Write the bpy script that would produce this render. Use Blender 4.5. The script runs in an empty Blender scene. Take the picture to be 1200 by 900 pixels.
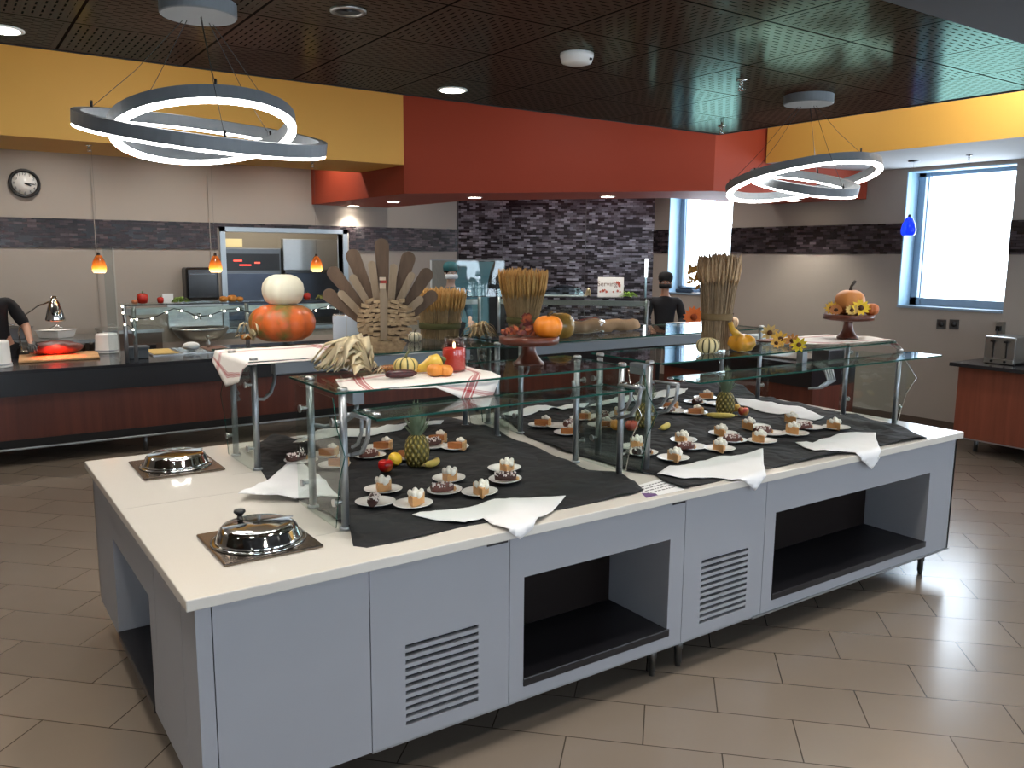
import bpy, bmesh, math, random
from mathutils import Vector, Matrix, noise
random.seed(7)
PI = math.pi
# ---------------------------------------------------------------- camera, world, exposure
CAM = Vector((0, 0, 1.92)); FPX = 977.27; PITCH = 0.154222; ROLL = 0.0079605; YAW = 0.60371
def _cam_axes():
    cp, sp, cr, sr = math.cos(PITCH), math.sin(PITCH), math.cos(ROLL), math.sin(ROLL)
    r, f, u = Vector((1, 0, 0)), Vector((0, cp, -sp)), Vector((0, sp, cp))
    r, u = cr * r + sr * u, -sr * r + cr * u
    a = Vector((math.cos(YAW), math.sin(YAW), 0)); b = Vector((-math.sin(YAW), math.cos(YAW), 0))
    W = lambda v: Vector((v.dot(a), v.dot(b), v.z))
    return W(r), W(u), W(f)
CR, CU, CF = _cam_axes()
def at(px, py, x=None, y=None, z=None):
    """the point of the plane x=, y= or z= that shows at a place of the photograph"""
    d = CF + CR * ((px - 600) / FPX) - CU * ((py - 450) / FPX)
    t = (x - CAM.x) / d.x if x is not None else (y - CAM.y) / d.y if y is not None else (z - CAM.z) / d.z
    return CAM + d * t
cam = bpy.data.objects.new('camera', bpy.data.cameras.new('camera'))
bpy.context.scene.collection.objects.link(cam)
cam.data.sensor_width = 36; cam.data.lens = FPX / 1200 * 36; cam.data.clip_start = 0.05
m = Matrix((CR, CU, -CF)).transposed().to_4x4(); m.translation = CAM
cam.matrix_world = m
SC = bpy.context.scene; SC.camera = cam
SC.view_settings.view_transform = 'Standard'; SC.view_settings.look = 'None'
SC.view_settings.exposure = 0.75; SC.view_settings.gamma = 1.0; SC.view_settings.use_curve_mapping = False
SC.cycles.use_denoising = True; SC.cycles.max_bounces = 8; SC.cycles.diffuse_bounces = 4
SC.cycles.glossy_bounces = 4; SC.cycles.transmission_bounces = 8; SC.cycles.transparent_max_bounces = 16
SC.cycles.sample_clamp_indirect = 6; SC.cycles.caustics_reflective = False; SC.cycles.caustics_refractive = False
world = bpy.data.worlds.new('sky'); SC.world = world; world.use_nodes = True
bg = world.node_tree.nodes['Background']; bg.inputs[0].default_value = (0.76, 0.88, 1.0, 1); bg.inputs[1].default_value = 6.2
LAMP_K, DOWN_K, RING_K = 1.0, 1.0, 1.0
COL = SC.collection
def portal(loc, size, rot):
    l = bpy.data.lights.new('window_portal', 'AREA'); l.shape = 'RECTANGLE'; l.size, l.size_y = size
    l.cycles.is_portal = True
    o = bpy.data.objects.new('window_portal', l); o.location = loc; o.rotation_euler = rot; COL.objects.link(o)
# ---------------------------------------------------------------- helpers
def lin(c):
    if isinstance(c, str): c = [int(c[i:i + 2], 16) / 255 for i in (0, 2, 4)]
    return tuple((v / 12.92 if v <= .04045 else ((v + .055) / 1.055) ** 2.4) for v in c) + (1,)
class N:
    """a small writer of node materials"""
    def __init__(s, name):
        s.m = bpy.data.materials.new(name); s.m.use_nodes = True; s.t = s.m.node_tree
        s.b = s.t.nodes['Principled BSDF']
    def node(s, kind, **kw):
        n = s.t.nodes.new(kind)
        for k, v in kw.items():
            if k.startswith('_'): setattr(n, k[1:], v)
        return n
    def put(s, sock, v):
        if isinstance(v, bpy.types.NodeSocket): s.t.links.new(v, sock)
        elif isinstance(v, (tuple, list)) and len(v) == 3 and sock.type == 'RGBA': sock.default_value = (*v, 1)
        else: sock.default_value = v
    def math(s, op, a, b=0.0, c=0.0):
        n = s.node('ShaderNodeMath', _operation=op); s.put(n.inputs[0], a); s.put(n.inputs[1], b); s.put(n.inputs[2], c)
        return n.outputs[0]
    def coord(s): return s.node('ShaderNodeTexCoord').outputs['Object']
    def geo(s): return s.node('ShaderNodeNewGeometry').outputs['Position']
    def dot(s, v, d):
        n = s.node('ShaderNodeVectorMath', _operation='DOT_PRODUCT'); s.put(n.inputs[0], v); n.inputs[1].default_value = d
        return n.outputs['Value']
    def comb(s, x, y, z=0.0):
        n = s.node('ShaderNodeCombineXYZ'); s.put(n.inputs[0], x); s.put(n.inputs[1], y); s.put(n.inputs[2], z); return n.outputs[0]
    def noise(s, v, scale, detail=3, rough=.55):
        n = s.node('ShaderNodeTexNoise'); s.put(n.inputs['Vector'], v); n.inputs['Scale'].default_value = scale
        n.inputs['Detail'].default_value = detail; n.inputs['Roughness'].default_value = rough; return n.outputs['Fac']
    def ramp(s, f, stops):
        n = s.node('ShaderNodeValToRGB'); s.put(n.inputs[0], f); e = n.color_ramp.elements
        while len(e) < len(stops): e.new(.5)
        for i, (p, c) in enumerate(stops): e[i].position = p; e[i].color = lin(c)
        return n.outputs[0]
    def mix(s, f, a, b):
        n = s.node('ShaderNodeMix', _data_type='RGBA'); s.put(n.inputs[0], f)
        s.put(n.inputs[6], a); s.put(n.inputs[7], b); return n.outputs[2]
    def scale(s, v, sc):
        n = s.node('ShaderNodeVectorMath', _operation='MULTIPLY'); s.put(n.inputs[0], v); n.inputs[1].default_value = sc; return n.outputs[0]
    def bump(s, h, strength=.3, dist=.002):
        n = s.node('ShaderNodeBump'); n.inputs['Strength'].default_value = strength; n.inputs['Distance'].default_value = dist
        s.put(n.inputs['Height'], h); s.put(s.b.inputs['Normal'], n.outputs[0])
    def set(s, **kw):
        for k, v in kw.items():
            s.put(s.b.inputs[{'color': 'Base Color', 'rough': 'Roughness', 'metal': 'Metallic', 'coat': 'Coat Weight', 'trans': 'Transmission Weight',
                'emit': 'Emission Color', 'power': 'Emission Strength', 'spec': 'Specular IOR Level', 'aniso': 'Anisotropic', 'sss': 'Subsurface Weight',
                'sheen': 'Sheen Weight', 'alpha': 'Alpha', 'ior': 'IOR', 'coatr': 'Coat Roughness'}[k]], v)
        return s
def plain(name, c, rough=.5, metal=0, var=.0, vs=8, bump=0, bs=60, **kw):
    n = N(name); c = lin(c)
    if var:
        f = n.noise(n.coord(), vs); d = tuple(v * (1 - var) for v in c[:3]) + (1,); e = tuple(min(1, v * (1 + var)) for v in c[:3]) + (1,)
        n.set(color=n.mix(f, d, e))
    else: n.set(color=c)
    n.set(rough=rough, metal=metal, **kw)
    if bump: n.bump(n.noise(n.coord(), bs), bump, .003)
    return n.m
def glow(name, c, power):
    n = N(name); n.set(color=lin(c), emit=lin(c), power=power, rough=.4); return n.m
def glass(name, tint='E4F2EC', gloss=.10, tr=.93):
    n = N(name); t = n.t; t.nodes.remove(n.b)
    tb = t.nodes.new('ShaderNodeBsdfTransparent'); tb.inputs[0].default_value = tuple(v * tr for v in lin(tint)[:3]) + (1,)
    gb = t.nodes.new('ShaderNodeBsdfGlossy'); gb.inputs[0].default_value = (1, 1, 1, 1); gb.inputs['Roughness'].default_value = .02
    lw = t.nodes.new('ShaderNodeLayerWeight'); lw.inputs[0].default_value = .5
    mx = t.nodes.new('ShaderNodeMixShader'); n.t.links.new(n.math('MULTIPLY_ADD', n.math('POWER', lw.outputs['Facing'], 4.0), gloss * 5, .04), mx.inputs[0])
    t.links.new(tb.outputs[0], mx.inputs[1]); t.links.new(gb.outputs[0], mx.inputs[2])
    t.links.new(mx.outputs[0], t.nodes['Material Output'].inputs[0]); return n.m
class MB:
    """collects shapes that become ONE mesh object"""
    def __init__(s): s.v = []; s.f = []; s.mi = []; s.cur = 0; s.sm = []; s.smooth = False
    def add(s, vs, fs):
        o = len(s.v); s.v += [Vector(p) for p in vs]
        for f in fs: s.f.append([o + i for i in f]); s.mi.append(s.cur); s.sm.append(s.smooth)
        return s
    def box(s, a, b):
        x0, y0, z0 = a; x1, y1, z1 = b
        return s.add([(x0, y0, z0), (x1, y0, z0), (x1, y1, z0), (x0, y1, z0), (x0, y0, z1), (x1, y0, z1), (x1, y1, z1), (x0, y1, z1)],
            [(0, 3, 2, 1), (4, 5, 6, 7), (0, 1, 5, 4), (1, 2, 6, 5), (2, 3, 7, 6), (3, 0, 4, 7)])
    def obox(s, c, u, v, w):
        c, u, v, w = map(Vector, (c, u, v, w))
        P = [c + a * u + b * v + d * w for d in (-1, 1) for a, b in ((-1, -1), (1, -1), (1, 1), (-1, 1))]
        return s.add(P, [(0, 3, 2, 1), (4, 5, 6, 7), (0, 1, 5, 4), (1, 2, 6, 5), (2, 3, 7, 6), (3, 0, 4, 7)])
    def tube(s, pts, r, n=8, closed=False, cap=True):
        pts = [Vector(p) for p in pts]; k = len(pts); rs = r if isinstance(r, (list, tuple)) else [r] * k
        sm, s.smooth = s.smooth, True; vs = []; up = None
        for i, p in enumerate(pts):
            a = pts[(i - 1) % k] if (closed or i) else p; b = pts[(i + 1) % k] if (closed or i < k - 1) else p
            t = (b - a).normalized() if (b - a).length > 1e-9 else Vector((0, 0, 1))
            if up is None: up = t.orthogonal().normalized()
            up = (up - t * up.dot(t)); up = up.normalized() if up.length > 1e-6 else t.orthogonal().normalized()
            w = t.cross(up)
            vs += [p + rs[i] * (math.cos(2 * PI * j / n) * up + math.sin(2 * PI * j / n) * w) for j in range(n)]
        fs = []
        for i in range(k if closed else k - 1):
            q = (i + 1) % k
            fs += [(i * n + j, i * n + (j + 1) % n, q * n + (j + 1) % n, q * n + j) for j in range(n)]
        s.add(vs, fs)
        if cap and not closed:
            o = len(s.v) - len(vs); s.smooth = False
            for ring in (list(range(n))[::-1], list(range((k - 1) * n, k * n))): s.f.append([o + i for i in ring]); s.mi.append(s.cur); s.sm.append(False)
        s.smooth = sm; return s
    def lathe(s, prof, c=(0, 0, 0), n=24, sx=1, sy=1, rib=None, smooth=True, ax=None):
        """prof: (radius, z) pairs; rib(theta, t) scales the radius; ax turns the axis"""
        vs, fs = [], []; c = Vector(c); q = Vector((0, 0, 1)).rotation_difference(Vector(ax)) if ax else None; k = len(prof)
        for i, (r, z) in enumerate(prof):
            for j in range(n):
                th = 2 * PI * j / n; rr = r * (rib(th, i / (k - 1)) if rib else 1)
                p = Vector((rr * math.cos(th) * sx, rr * math.sin(th) * sy, z)); vs.append(c + (q @ p if q else p))
        for i in range(k - 1): fs += [(i * n + j, i * n + (j + 1) % n, (i + 1) * n + (j + 1) % n, (i + 1) * n + j) for j in range(n)]
        fs.append(list(range(n))[::-1]); fs.append(list(range((k - 1) * n, k * n)))
        sm, s.smooth = s.smooth, smooth; s.add(vs, fs); s.smooth = sm; return s
    def ball(s, c, r, n=14, m=9, rib=None):
        r = (r, r, r) if not isinstance(r, (tuple, list)) else r
        prof = [(max(.02, math.sin(PI * i / m)), -math.cos(PI * i / m)) for i in range(m + 1)]
        o = len(s.v); s.lathe(prof, (0, 0, 0), n, rib=rib)
        for i in range(o, len(s.v)): p = s.v[i]; s.v[i] = Vector(c) + Vector((p.x * r[0], p.y * r[1], p.z * r[2]))
        return s
    def prism(s, poly, z0, z1):
        n = len(poly); return s.add([(x, y, z0) for x, y in poly] + [(x, y, z1) for x, y in poly],
            [list(range(n))[::-1], list(range(n, 2 * n))] + [(i, (i + 1) % n, n + (i + 1) % n, n + i) for i in range(n)])
    def slab(s, pts, d):
        """a flat outline of 3D points given the thickness vector d"""
        n = len(pts); d = Vector(d); P = [Vector(p) for p in pts]
        return s.add(P + [p + d for p in P], [list(range(n))[::-1], list(range(n, 2 * n))] + [(i, (i + 1) % n, n + (i + 1) % n, n + i) for i in range(n)])
    def xf(s, M, start=0):
        for i in range(start, len(s.v)): s.v[i] = M @ s.v[i]
        return s
    def build(s, name, mat, parent=None, loc=None, bevel=0, sub=0):
        me = bpy.data.meshes.new(name); o = bpy.data.objects.new(name, me); COL.objects.link(o)
        off = Vector((0, 0, 0))
        if parent: o.parent = parent; off = root_loc(parent)
        elif loc is not None: off = Vector(loc); o.location = off
        me.from_pydata([tuple(p - off) for p in s.v], [], s.f)
        for mt in (mat if isinstance(mat, (list, tuple)) else [mat]): me.materials.append(mt)
        me.polygons.foreach_set('material_index', s.mi); me.polygons.foreach_set('use_smooth', s.sm); me.update()
        bm = bmesh.new(); bm.from_mesh(me); bmesh.ops.recalc_face_normals(bm, faces=bm.faces); bm.to_mesh(me); bm.free()
        if bevel:
            b = o.modifiers.new('bevel', 'BEVEL'); b.width = bevel; b.segments = 2; b.limit_method = 'ANGLE'; b.angle_limit = .7
        if sub: o.modifiers.new('sub', 'SUBSURF').levels = sub; o.modifiers['sub'].render_levels = sub
        return o
def root_loc(o):
    l = Vector(o.location)
    while o.parent: o = o.parent; l += Vector(o.location)
    return l
def tag(o, label=None, cat=None, group=None, kind=None):
    if label: o['label'] = label
    if cat: o['category'] = cat
    if group: o['group'] = group
    if kind: o['kind'] = kind
    return o
def thing(name, label, cat, loc=(0, 0, 0), group=None):
    o = bpy.data.objects.new(name, None); o.location = loc; o.empty_display_size = .05; COL.objects.link(o)
    return tag(o, label, cat, group)
def struct(o, label=None): return tag(o, label, kind='structure')
def copy_tree(o, parent=None):
    c = o.copy(); COL.objects.link(c); c.parent = parent
    for ch in list(o.children): copy_tree(ch, c)
    return c
def place(proto, loc, rz=0, label=None, group=None, scale=None, first=set()):
    """the first call moves the prototype itself, later calls copy it with its parts"""
    if proto.name in first: o = copy_tree(proto)
    else: first.add(proto.name); o = proto
    o.location = loc; o.rotation_euler = (0, 0, rz)
    if scale: o.scale = (scale,) * 3 if isinstance(scale, (int, float)) else scale
    if label: o['label'] = label
    if group: o['group'] = group
    return o
V3 = Vector
# ---------------------------------------------------------------- materials
M = {}
M['cream'] = plain('beige_wall_paint', 'A1988F', .75, var=.03, vs=3)
M['yellow'] = plain('yellow_paint', 'E0AC50', .6, var=.03, vs=2)
M['red'] = plain('red_paint', 'A23C22', .6, var=.03, vs=2)
M['white_ceiling'] = plain('white_ceiling_paint', 'C8CACC', .8)
M['base'] = plain('brown_rubber_base', '54463C', .5)
M['slab'] = plain('pale_quartz', 'D9D4CB', .13, var=.05, vs=260, spec=.5)
M['panel'] = plain('grey_white_laminate', '9A9CA2', .45, var=.03, vs=5)
M['line'] = plain('dark_joint', '3a3a3d', .6)
M['black'] = plain('black_laminate', '17161A', .35)
M['void'] = plain('near_black', '0b0909', .7)
M['black_stone'] = plain('black_stone', '26262A', .18, var=.25, vs=120)
M['steel'] = plain('brushed_steel', 'B4B4B2', .28, 1, var=.06, vs=30)
M['steel_dark'] = plain('satin_steel', '6E7174', .35, 1, var=.08, vs=12)
M['chrome'] = plain('chrome', 'D8D8D6', .08, 1)
M['alu'] = plain('satin_aluminium', '9CA0A4', .38, .85)
M['greybar'] = plain('grey_painted_metal', '85898F', .45, .3)
M['lampgrey'] = plain('lamp_housing', '80868C', .5, .3)
M['glass'] = glass('clear_glass', 'F5FAF8', .09, .985)
M['edgeglass'] = plain('green_glass_edge', '1F5A50', .12, trans=.3)
M['pane'] = glass('window_glass', 'FFFFFF', .06, .98)
M['plex'] = glass('clear_acrylic', 'F0F6F8', .03, .97)
M['ring'] = glow('ring_light', 'FFFCF6', 13 * RING_K)
M['down'] = glow('downlight_lens', 'FFF4E2', 14)
M['blacksteel'] = plain('black_plastic', '141416', .3)
M['ceramic'] = plain('white_ceramic', 'F2F0EC', .2)
M['napkin'] = plain('white_cotton', 'E9E9EA', .85, bump=.15, bs=700)
n = N('black_cotton'); _c = n.coord(); n.set(color=n.mix(n.noise(_c, 9), lin('121215'), lin('1A1A1D')), rough=.8)
n.bump(n.math('ABSOLUTE', n.math('SUBTRACT', n.noise(_c, 4.5, 2), .5)), 1.0, .06); M['cloth'] = n.m
def wood(name, a, b, axis=(1, 1, .06), scale=14, rough=.4, coat=0):
    n = N(name); f = n.noise(n.scale(n.coord(), axis), scale, 6, .6)
    n.set(color=n.ramp(f, [(.3, a), (.7, b)]), rough=rough, coat=coat); return n.m
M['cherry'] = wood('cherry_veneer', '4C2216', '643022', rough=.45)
M['standwood'] = wood('dark_red_wood', '4E261A', '6A3828', (1, 1, .3), 20, .3)
M['board'] = wood('light_board', 'C08A56', 'D8A873', (.1, 1, 1), 20, .5)
M['cherry_lit'] = wood('cherry_veneer_lit_side', '743A28', '8C4A34', rough=.45)  # brighter copy of the cherry veneer: window light put into its colour
def mosaic(name, d, cols=('241F26', '454048', '68646E', '8E8C9A', 'B8B8C6')):
    n = N(name); p = n.geo(); uv = n.comb(n.dot(p, d), n.dot(p, (0, 0, 1)))
    b = n.node('ShaderNodeTexBrick', _offset=.5, _offset_frequency=2)
    n.put(b.inputs['Vector'], uv); b.inputs['Scale'].default_value = 1
    for k, v in (('Brick Width', .095), ('Row Height', .03), ('Mortar Size', .0018), ('Bias', 0.0)): b.inputs[k].default_value = v
    b.inputs['Color1'].default_value = (0, 0, 0, 1); b.inputs['Color2'].default_value = (1, 1, 1, 1); b.inputs['Mortar'].default_value = (0, 0, 0, 1)
    c = n.ramp(b.outputs['Color'], list(zip((0, .35, .6, .85, 1), cols)))
    n.set(color=n.mix(b.outputs['Fac'], c, lin('241E1F')), rough=n.math('MULTIPLY_ADD', b.outputs['Color'], .2, .2), metal=.3)
    n.bump(n.math('ADD', n.math('MULTIPLY', b.outputs['Fac'], -1.0), n.math('MULTIPLY', b.outputs['Color'], .8)), .5, .004); return n.m
# ---------------------------------------------------------------- the room
XR, YB = 9.0, 11.4                       # window wall and back wall
def floor_mat():
    n = N('floor_tiles'); p = n.geo(); s2 = math.sqrt(.5)
    u = n.math('ADD', n.dot(p, (s2, -s2, 0)), -.582 + .612 * 60); v = n.math('ADD', n.dot(p, (s2, s2, 0)), -3.706 + .304 * 61)
    b = n.node('ShaderNodeTexBrick', _offset=.5, _offset_frequency=2); n.put(b.inputs['Vector'], n.comb(u, v))
    b.inputs['Scale'].default_value = 1
    for k, w in (('Brick Width', .612), ('Row Height', .304), ('Mortar Size', .0028), ('Mortar Smooth', .1), ('Bias', 0)): b.inputs[k].default_value = w
    b.inputs['Color1'].default_value = lin('82766A'); b.inputs['Color2'].default_value = lin('8A7D70'); b.inputs['Mortar'].default_value = lin('453C33')
    f = n.noise(p, 2.2, 5); cl = n.mix(n.math('MULTIPLY', f, .35), b.outputs['Color'], lin('6C6156'))
    n.set(color=n.mix(b.outputs['Fac'], cl, lin('453C33')), rough=n.math('MULTIPLY_ADD', f, .12, .17), spec=.7)
    n.bump(n.math('MULTIPLY', b.outputs['Fac'], -1.0), .4, .002); return n.m
def ceiling_mat(x0, y0, cs):
    n = N('slotted_wood_ceiling_panels'); p = n.geo()
    u = n.math('DIVIDE', n.math('ADD', n.dot(p, (1, 0, 0)), -x0 + cs * 40), cs); v = n.math('DIVIDE', n.math('ADD', n.dot(p, (0, 1, 0)), -y0 + cs * 40), cs)
    fu, fv = n.math('FRACT', u), n.math('FRACT', v)
    ed = n.math('MINIMUM', n.math('MINIMUM', fu, n.math('SUBTRACT', 1.0, fu)), n.math('MINIMUM', fv, n.math('SUBTRACT', 1.0, fv)))
    joint = n.math('LESS_THAN', ed, .011)
    chk = n.math('MODULO', n.math('ADD', n.math('FLOOR', u), n.math('FLOOR', v)), 2.0)
    def sel(a, b): return n.math('ADD', n.math('MULTIPLY', a, chk), n.math('MULTIPLY', b, n.math('SUBTRACT', 1.0, chk)))
    a, b = sel(fu, fv), sel(fv, fu)
    row = n.math('MULTIPLY', b, 18.0); col = n.math('ADD', n.math('MULTIPLY', a, 8.0), n.math('MULTIPLY', n.math('MODULO', n.math('FLOOR', row), 2.0), .5))
    slot = n.math('MULTIPLY', n.math('LESS_THAN', n.math('FRACT', col), .6), n.math('LESS_THAN', n.math('FRACT', row), .25))
    slot = n.math('MULTIPLY', slot, n.math('GREATER_THAN', ed, .05))
    g = n.noise(n.comb(n.math('MULTIPLY', a, 3.0), n.math('MULTIPLY', b, 40.0)), 1.0, 4)
    c = n.mix(g, lin('46312A'), lin('563D34')); dark = n.math('MAXIMUM', joint, slot)
    t = n.t; t.nodes.remove(n.b); df = t.nodes.new('ShaderNodeBsdfDiffuse'); n.put(df.inputs[0], n.mix(dark, c, lin('1E1410')))
    gl = t.nodes.new('ShaderNodeBsdfGlossy'); gl.inputs[0].default_value = (.52, .96, .80, 1); gl.inputs['Roughness'].default_value = .14
    mx = t.nodes.new('ShaderNodeMixShader'); n.put(mx.inputs[0], n.math('MULTIPLY', n.math('SUBTRACT', 1.0, dark), .085))
    t.links.new(df.outputs[0], mx.inputs[1]); t.links.new(gl.outputs[0], mx.inputs[2]); t.links.new(mx.outputs[0], t.nodes['Material Output'].inputs[0]); return n.m
_g = V3((-.42405933, 2.74392888, 0)); GA = V3((math.cos(YAW), math.sin(YAW), 0)); GB = V3((-math.sin(YAW), math.cos(YAW), 0))
CX0, CY0, CS = _g.dot(GA), _g.dot(GB), .60824
struct(MB().box((-4.5, -4.6, -.1), (XR + .4, 13.6, 0)).build('floor', floor_mat()))
CM = ceiling_mat(CX0, CY0, CS)
struct(MB().box((-4.5, 1.925, 2.92), (5.47, 4.93, 2.96)).build('ceiling', CM))
struct(MB().box((-4.5, 4.93, 2.915), (5.485, 4.945, 2.965)).box((5.47, 1.925, 2.915), (5.485, 4.93, 2.965)).build('trim_1', M['void']))
struct(MB().box((-4.5, -4.6, 2.86), (5.6, 1.92, 3.75)).box((5.485, 1.2, 2.86), (XR, 1.92, 3.75)).box((5.6, -4.6, 2.86), (XR, 1.2, 3.75)).build('ceiling.001', plain('grey_ceiling', '3C3C42', .7)))
struct(MB().box((-4.5, 1.92, 3.75), (XR + .4, 13.6, 3.85)).build('ceiling.002', M['white_ceiling']))
# back wall with the kitchen pass opening, corner wall, window wall
KX0, KX1, KZ0, KZ1 = 3.22, 4.88, .9, 2.19
cor0, cor1 = V3((6.81, YB, 0)), V3((XR, 9.31, 0))
b = MB().box((-4.5, YB, 0), (KX0, YB + .15, 3.75)).box((KX1, YB, 0), (6.9, YB + .15, 3.75)).box((KX0, YB, 0), (KX1, YB + .15, KZ0)).box((KX0, YB, KZ1), (KX1, YB + .15, 3.75))
struct(b.build('wall_back', M['cream']))
d = (cor1 - cor0).normalized(); nrm = V3((d.y, -d.x, 0)); nrm = nrm if nrm.dot(V3((-1, -1, 0))) > 0 else -nrm
struct(MB().slab([cor0, cor1, cor1 + V3((0, 0, 3.75)), cor0 + V3((0, 0, 3.75))], -nrm * .15).build('wall_corner', mosaic('dark_mosaic_corner', tuple(d))))
b = MB()
for t in (.235, .66):                    # slim metal joints of the mosaic
    p = cor0 + (cor1 - cor0) * t; b.obox(p + nrm * .003 + V3((0, 0, 1.87)), d * .006, nrm * .003, V3((0, 0, 1.87)))
b.obox(cor0 + (cor1 - cor0) * .5 + nrm * .003 + V3((0, 0, 1.83)), d * 1.5, nrm * .003, V3((0, 0, .006)))
b.obox(cor0 + nrm * .004 + V3((0, 0, 1.87)), d * .012, nrm * .012, V3((0, 0, 1.87)))
struct(b.build('trim_2', M['steel_dark']))
bz0, bz1 = 1.957, 2.30
MXm, MYm = mosaic('dark_mosaic_band', (1, 0, 0), ('171113', '241B1C', '32272A', '45383A', '5C5052')), mosaic('dark_mosaic_band_side', (0, 1, 0), ('171215', '241D22', '312A30', '453C42', '5C545A'))
b = MB().box((-4.5, YB - .012, bz0), (KX0 - .1, YB, bz1)).box((KX1 + .1, YB - .012, bz0), (6.81, YB, bz1)).box((KX0 - .1, YB - .012, KZ1 + .05), (KX1 + .1, YB, bz1))
struct(b.build('trim_3', MXm))
# windows of the right wall: (y0, y1, z0, z1)
S = XR / 7.5
def wz(z): return 1.92 + (z - 1.92) * S
W1 = (3.50 * S, 4.455 * S, wz(1.470), wz(2.705)); W2 = (6.51 * S, 7.50 * S, wz(1.47), wz(2.72))
W3 = (.3, 2.6, W1[2], W1[3])
ys = [(-4.6, W3[0]), (W3[1], W1[0]), (W1[1], W2[0]), (W2[1], 9.31)]
b = MB()
for y0, y1 in ys: b.box((XR, y0, 0), (XR + .3, y1, 3.75))
for w in (W1, W2, W3): b.box((XR, w[0], 0), (XR + .3, w[1], w[2])).box((XR, w[0], w[3]), (XR + .3, w[1], 3.75))
struct(b.build('wall_right', M['cream']))
b = MB()
for y0, y1 in ((W3[1], W1[0]), (W1[1], W2[0]), (W2[1], 9.31)): b.box((XR - .012, y0, bz0), (XR, y1, bz1))
struct(b.build('trim_4', MYm))
fr = plain('blue_grey_window_frame', '8FA3B5', .4, .2); rv = plain('pale_blue_reveal', 'A9CBE2', .5)
for i, w in enumerate((W1, W2, W3)):
    y0, y1, z0, z1 = w; x = XR + .22; b = MB()
    b.box((x, y0, z0), (x + .06, y1, z0 + .09)).box((x, y0, z1 - .05), (x + .06, y1, z1)).box((x, y0, z0), (x + .06, y0 + .05, z1)).box((x, y1 - .09, z0), (x + .06, y1, z1))
    b.box((x - .01, y1 - .14, z0), (x + .05, y1 - .125, z1))
    f = struct(b.build('window_%d' % (i + 1), fr))
    MB().box((x + .025, y0 + .05, z0 + .09), (x + .03, y1 - .09, z1 - .05)).build('pane', M['pane'], f)
    MB().box((XR - .015, y0, z0 - .02), (XR + .22, y1, z0 + .005)).build('sill', fr, f)
    MB().box((XR - .002, y1 - .012, z0), (XR + .22, y1 + .001, z1)).box((XR - .002, y0, z1 - .01), (XR + .22, y1, z1 + .001)).build('reveal', rv, f)
    portal((x + .1, (y0 + y1) / 2, (z0 + z1) / 2), (z1 - z0, y1 - y0), (0, PI / 2, 0))
# walls behind the camera, with the big dining-room windows that light the front of the island
FW = [(-3.4, -1.4), (.2, 2.2), (3.8, 5.8), (6.8, 8.6)]
b = MB().box((-4.5, -4.9, 0), (XR + .3, -4.6, .6)).box((-4.5, -4.9, 2.7), (XR + .3, -4.6, 3.75))
e = [-4.5] + [v for q in FW for v in q] + [XR + .3]
for i in range(0, len(e), 2): b.box((e[i], -4.9, .6), (e[i + 1], -4.6, 2.7))
struct(b.build('wall_front', M['cream']))
for i, (x0, x1) in enumerate(FW):
    b = MB().box((x0, -4.75, .6), (x0 + .05, -4.7, 2.7)).box((x1 - .05, -4.75, .6), (x1, -4.7, 2.7)).box((x0, -4.75, .6), (x1, -4.7, .66)).box((x0, -4.75, 2.64), (x1, -4.7, 2.7)).box(((x0 + x1) / 2 - .02, -4.75, .66), ((x0 + x1) / 2 + .02, -4.7, 2.64))
    f = struct(b.build('window_%d' % (i + 4), fr)); MB().box((x0 + .05, -4.73, .66), (x1 - .05, -4.725, 2.64)).build('pane', M['pane'], f)
    portal(((x0 + x1) / 2, -4.8, 1.65), (x1 - x0, 2.1), (PI / 2, 0, PI))
struct(MB().box((-4.8, -4.9, 0), (-4.5, 13.6, 3.85)).build('wall_left', M['cream']))
# bulkheads: yellow box at the back, red folded box across the corner, yellow box at the windows
Sf = 1.19
R1, R2 = V3((3.73 * Sf, 7.23 * Sf)).to_2d(), V3((6.74, 6.12)).to_2d(); ZR = 1.92 + .56 * Sf; ZY = 1.92 + .823 * Sf
w = 1.17
outer = [(R1.x, YB), tuple(R1), tuple(R2), (XR, 5.83)]
inner = [(XR, R2.y + w * .9), (R2.x + .45, R2.y + w * .9), (R1.x + w, R1.y + .5), (R1.x + w, YB)]
struct(MB().prism(outer + inner, ZR, 3.75).build('trim_5', M['red']))
YYL, YYR = R1.y, 7.40
struct(MB().box((-4.5, YYL, ZY), (R1.x, 8.2 * Sf, 3.75)).build('trim_6', M['yellow']))
b = MB().box((YYR, 1.2, ZY), (XR, 6.0, 3.75)); o = b.build('trim_7', [M['yellow'], M['white_ceiling']])
for p in o.data.polygons:
    if p.normal.z < -.5: p.material_index = 1
struct(o)
struct(MB().box((XR - .012, -4.6, 0), (XR, 9.31, .15)).build('baseboard_right', M['base']))
struct(MB().box((-4.5, YB - .012, 0), (6.8, YB, .15)).build('baseboard_back', M['base']))
# joint lines in the wall panels of the back wall
b = MB()
for px in (113, 247):
    p = at(px, 300, y=YB); b.box((p.x - .004, YB - .016, .9), (p.x + .004, YB, 2.9))
struct(b.build('trim_8', M['cream']))
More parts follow.
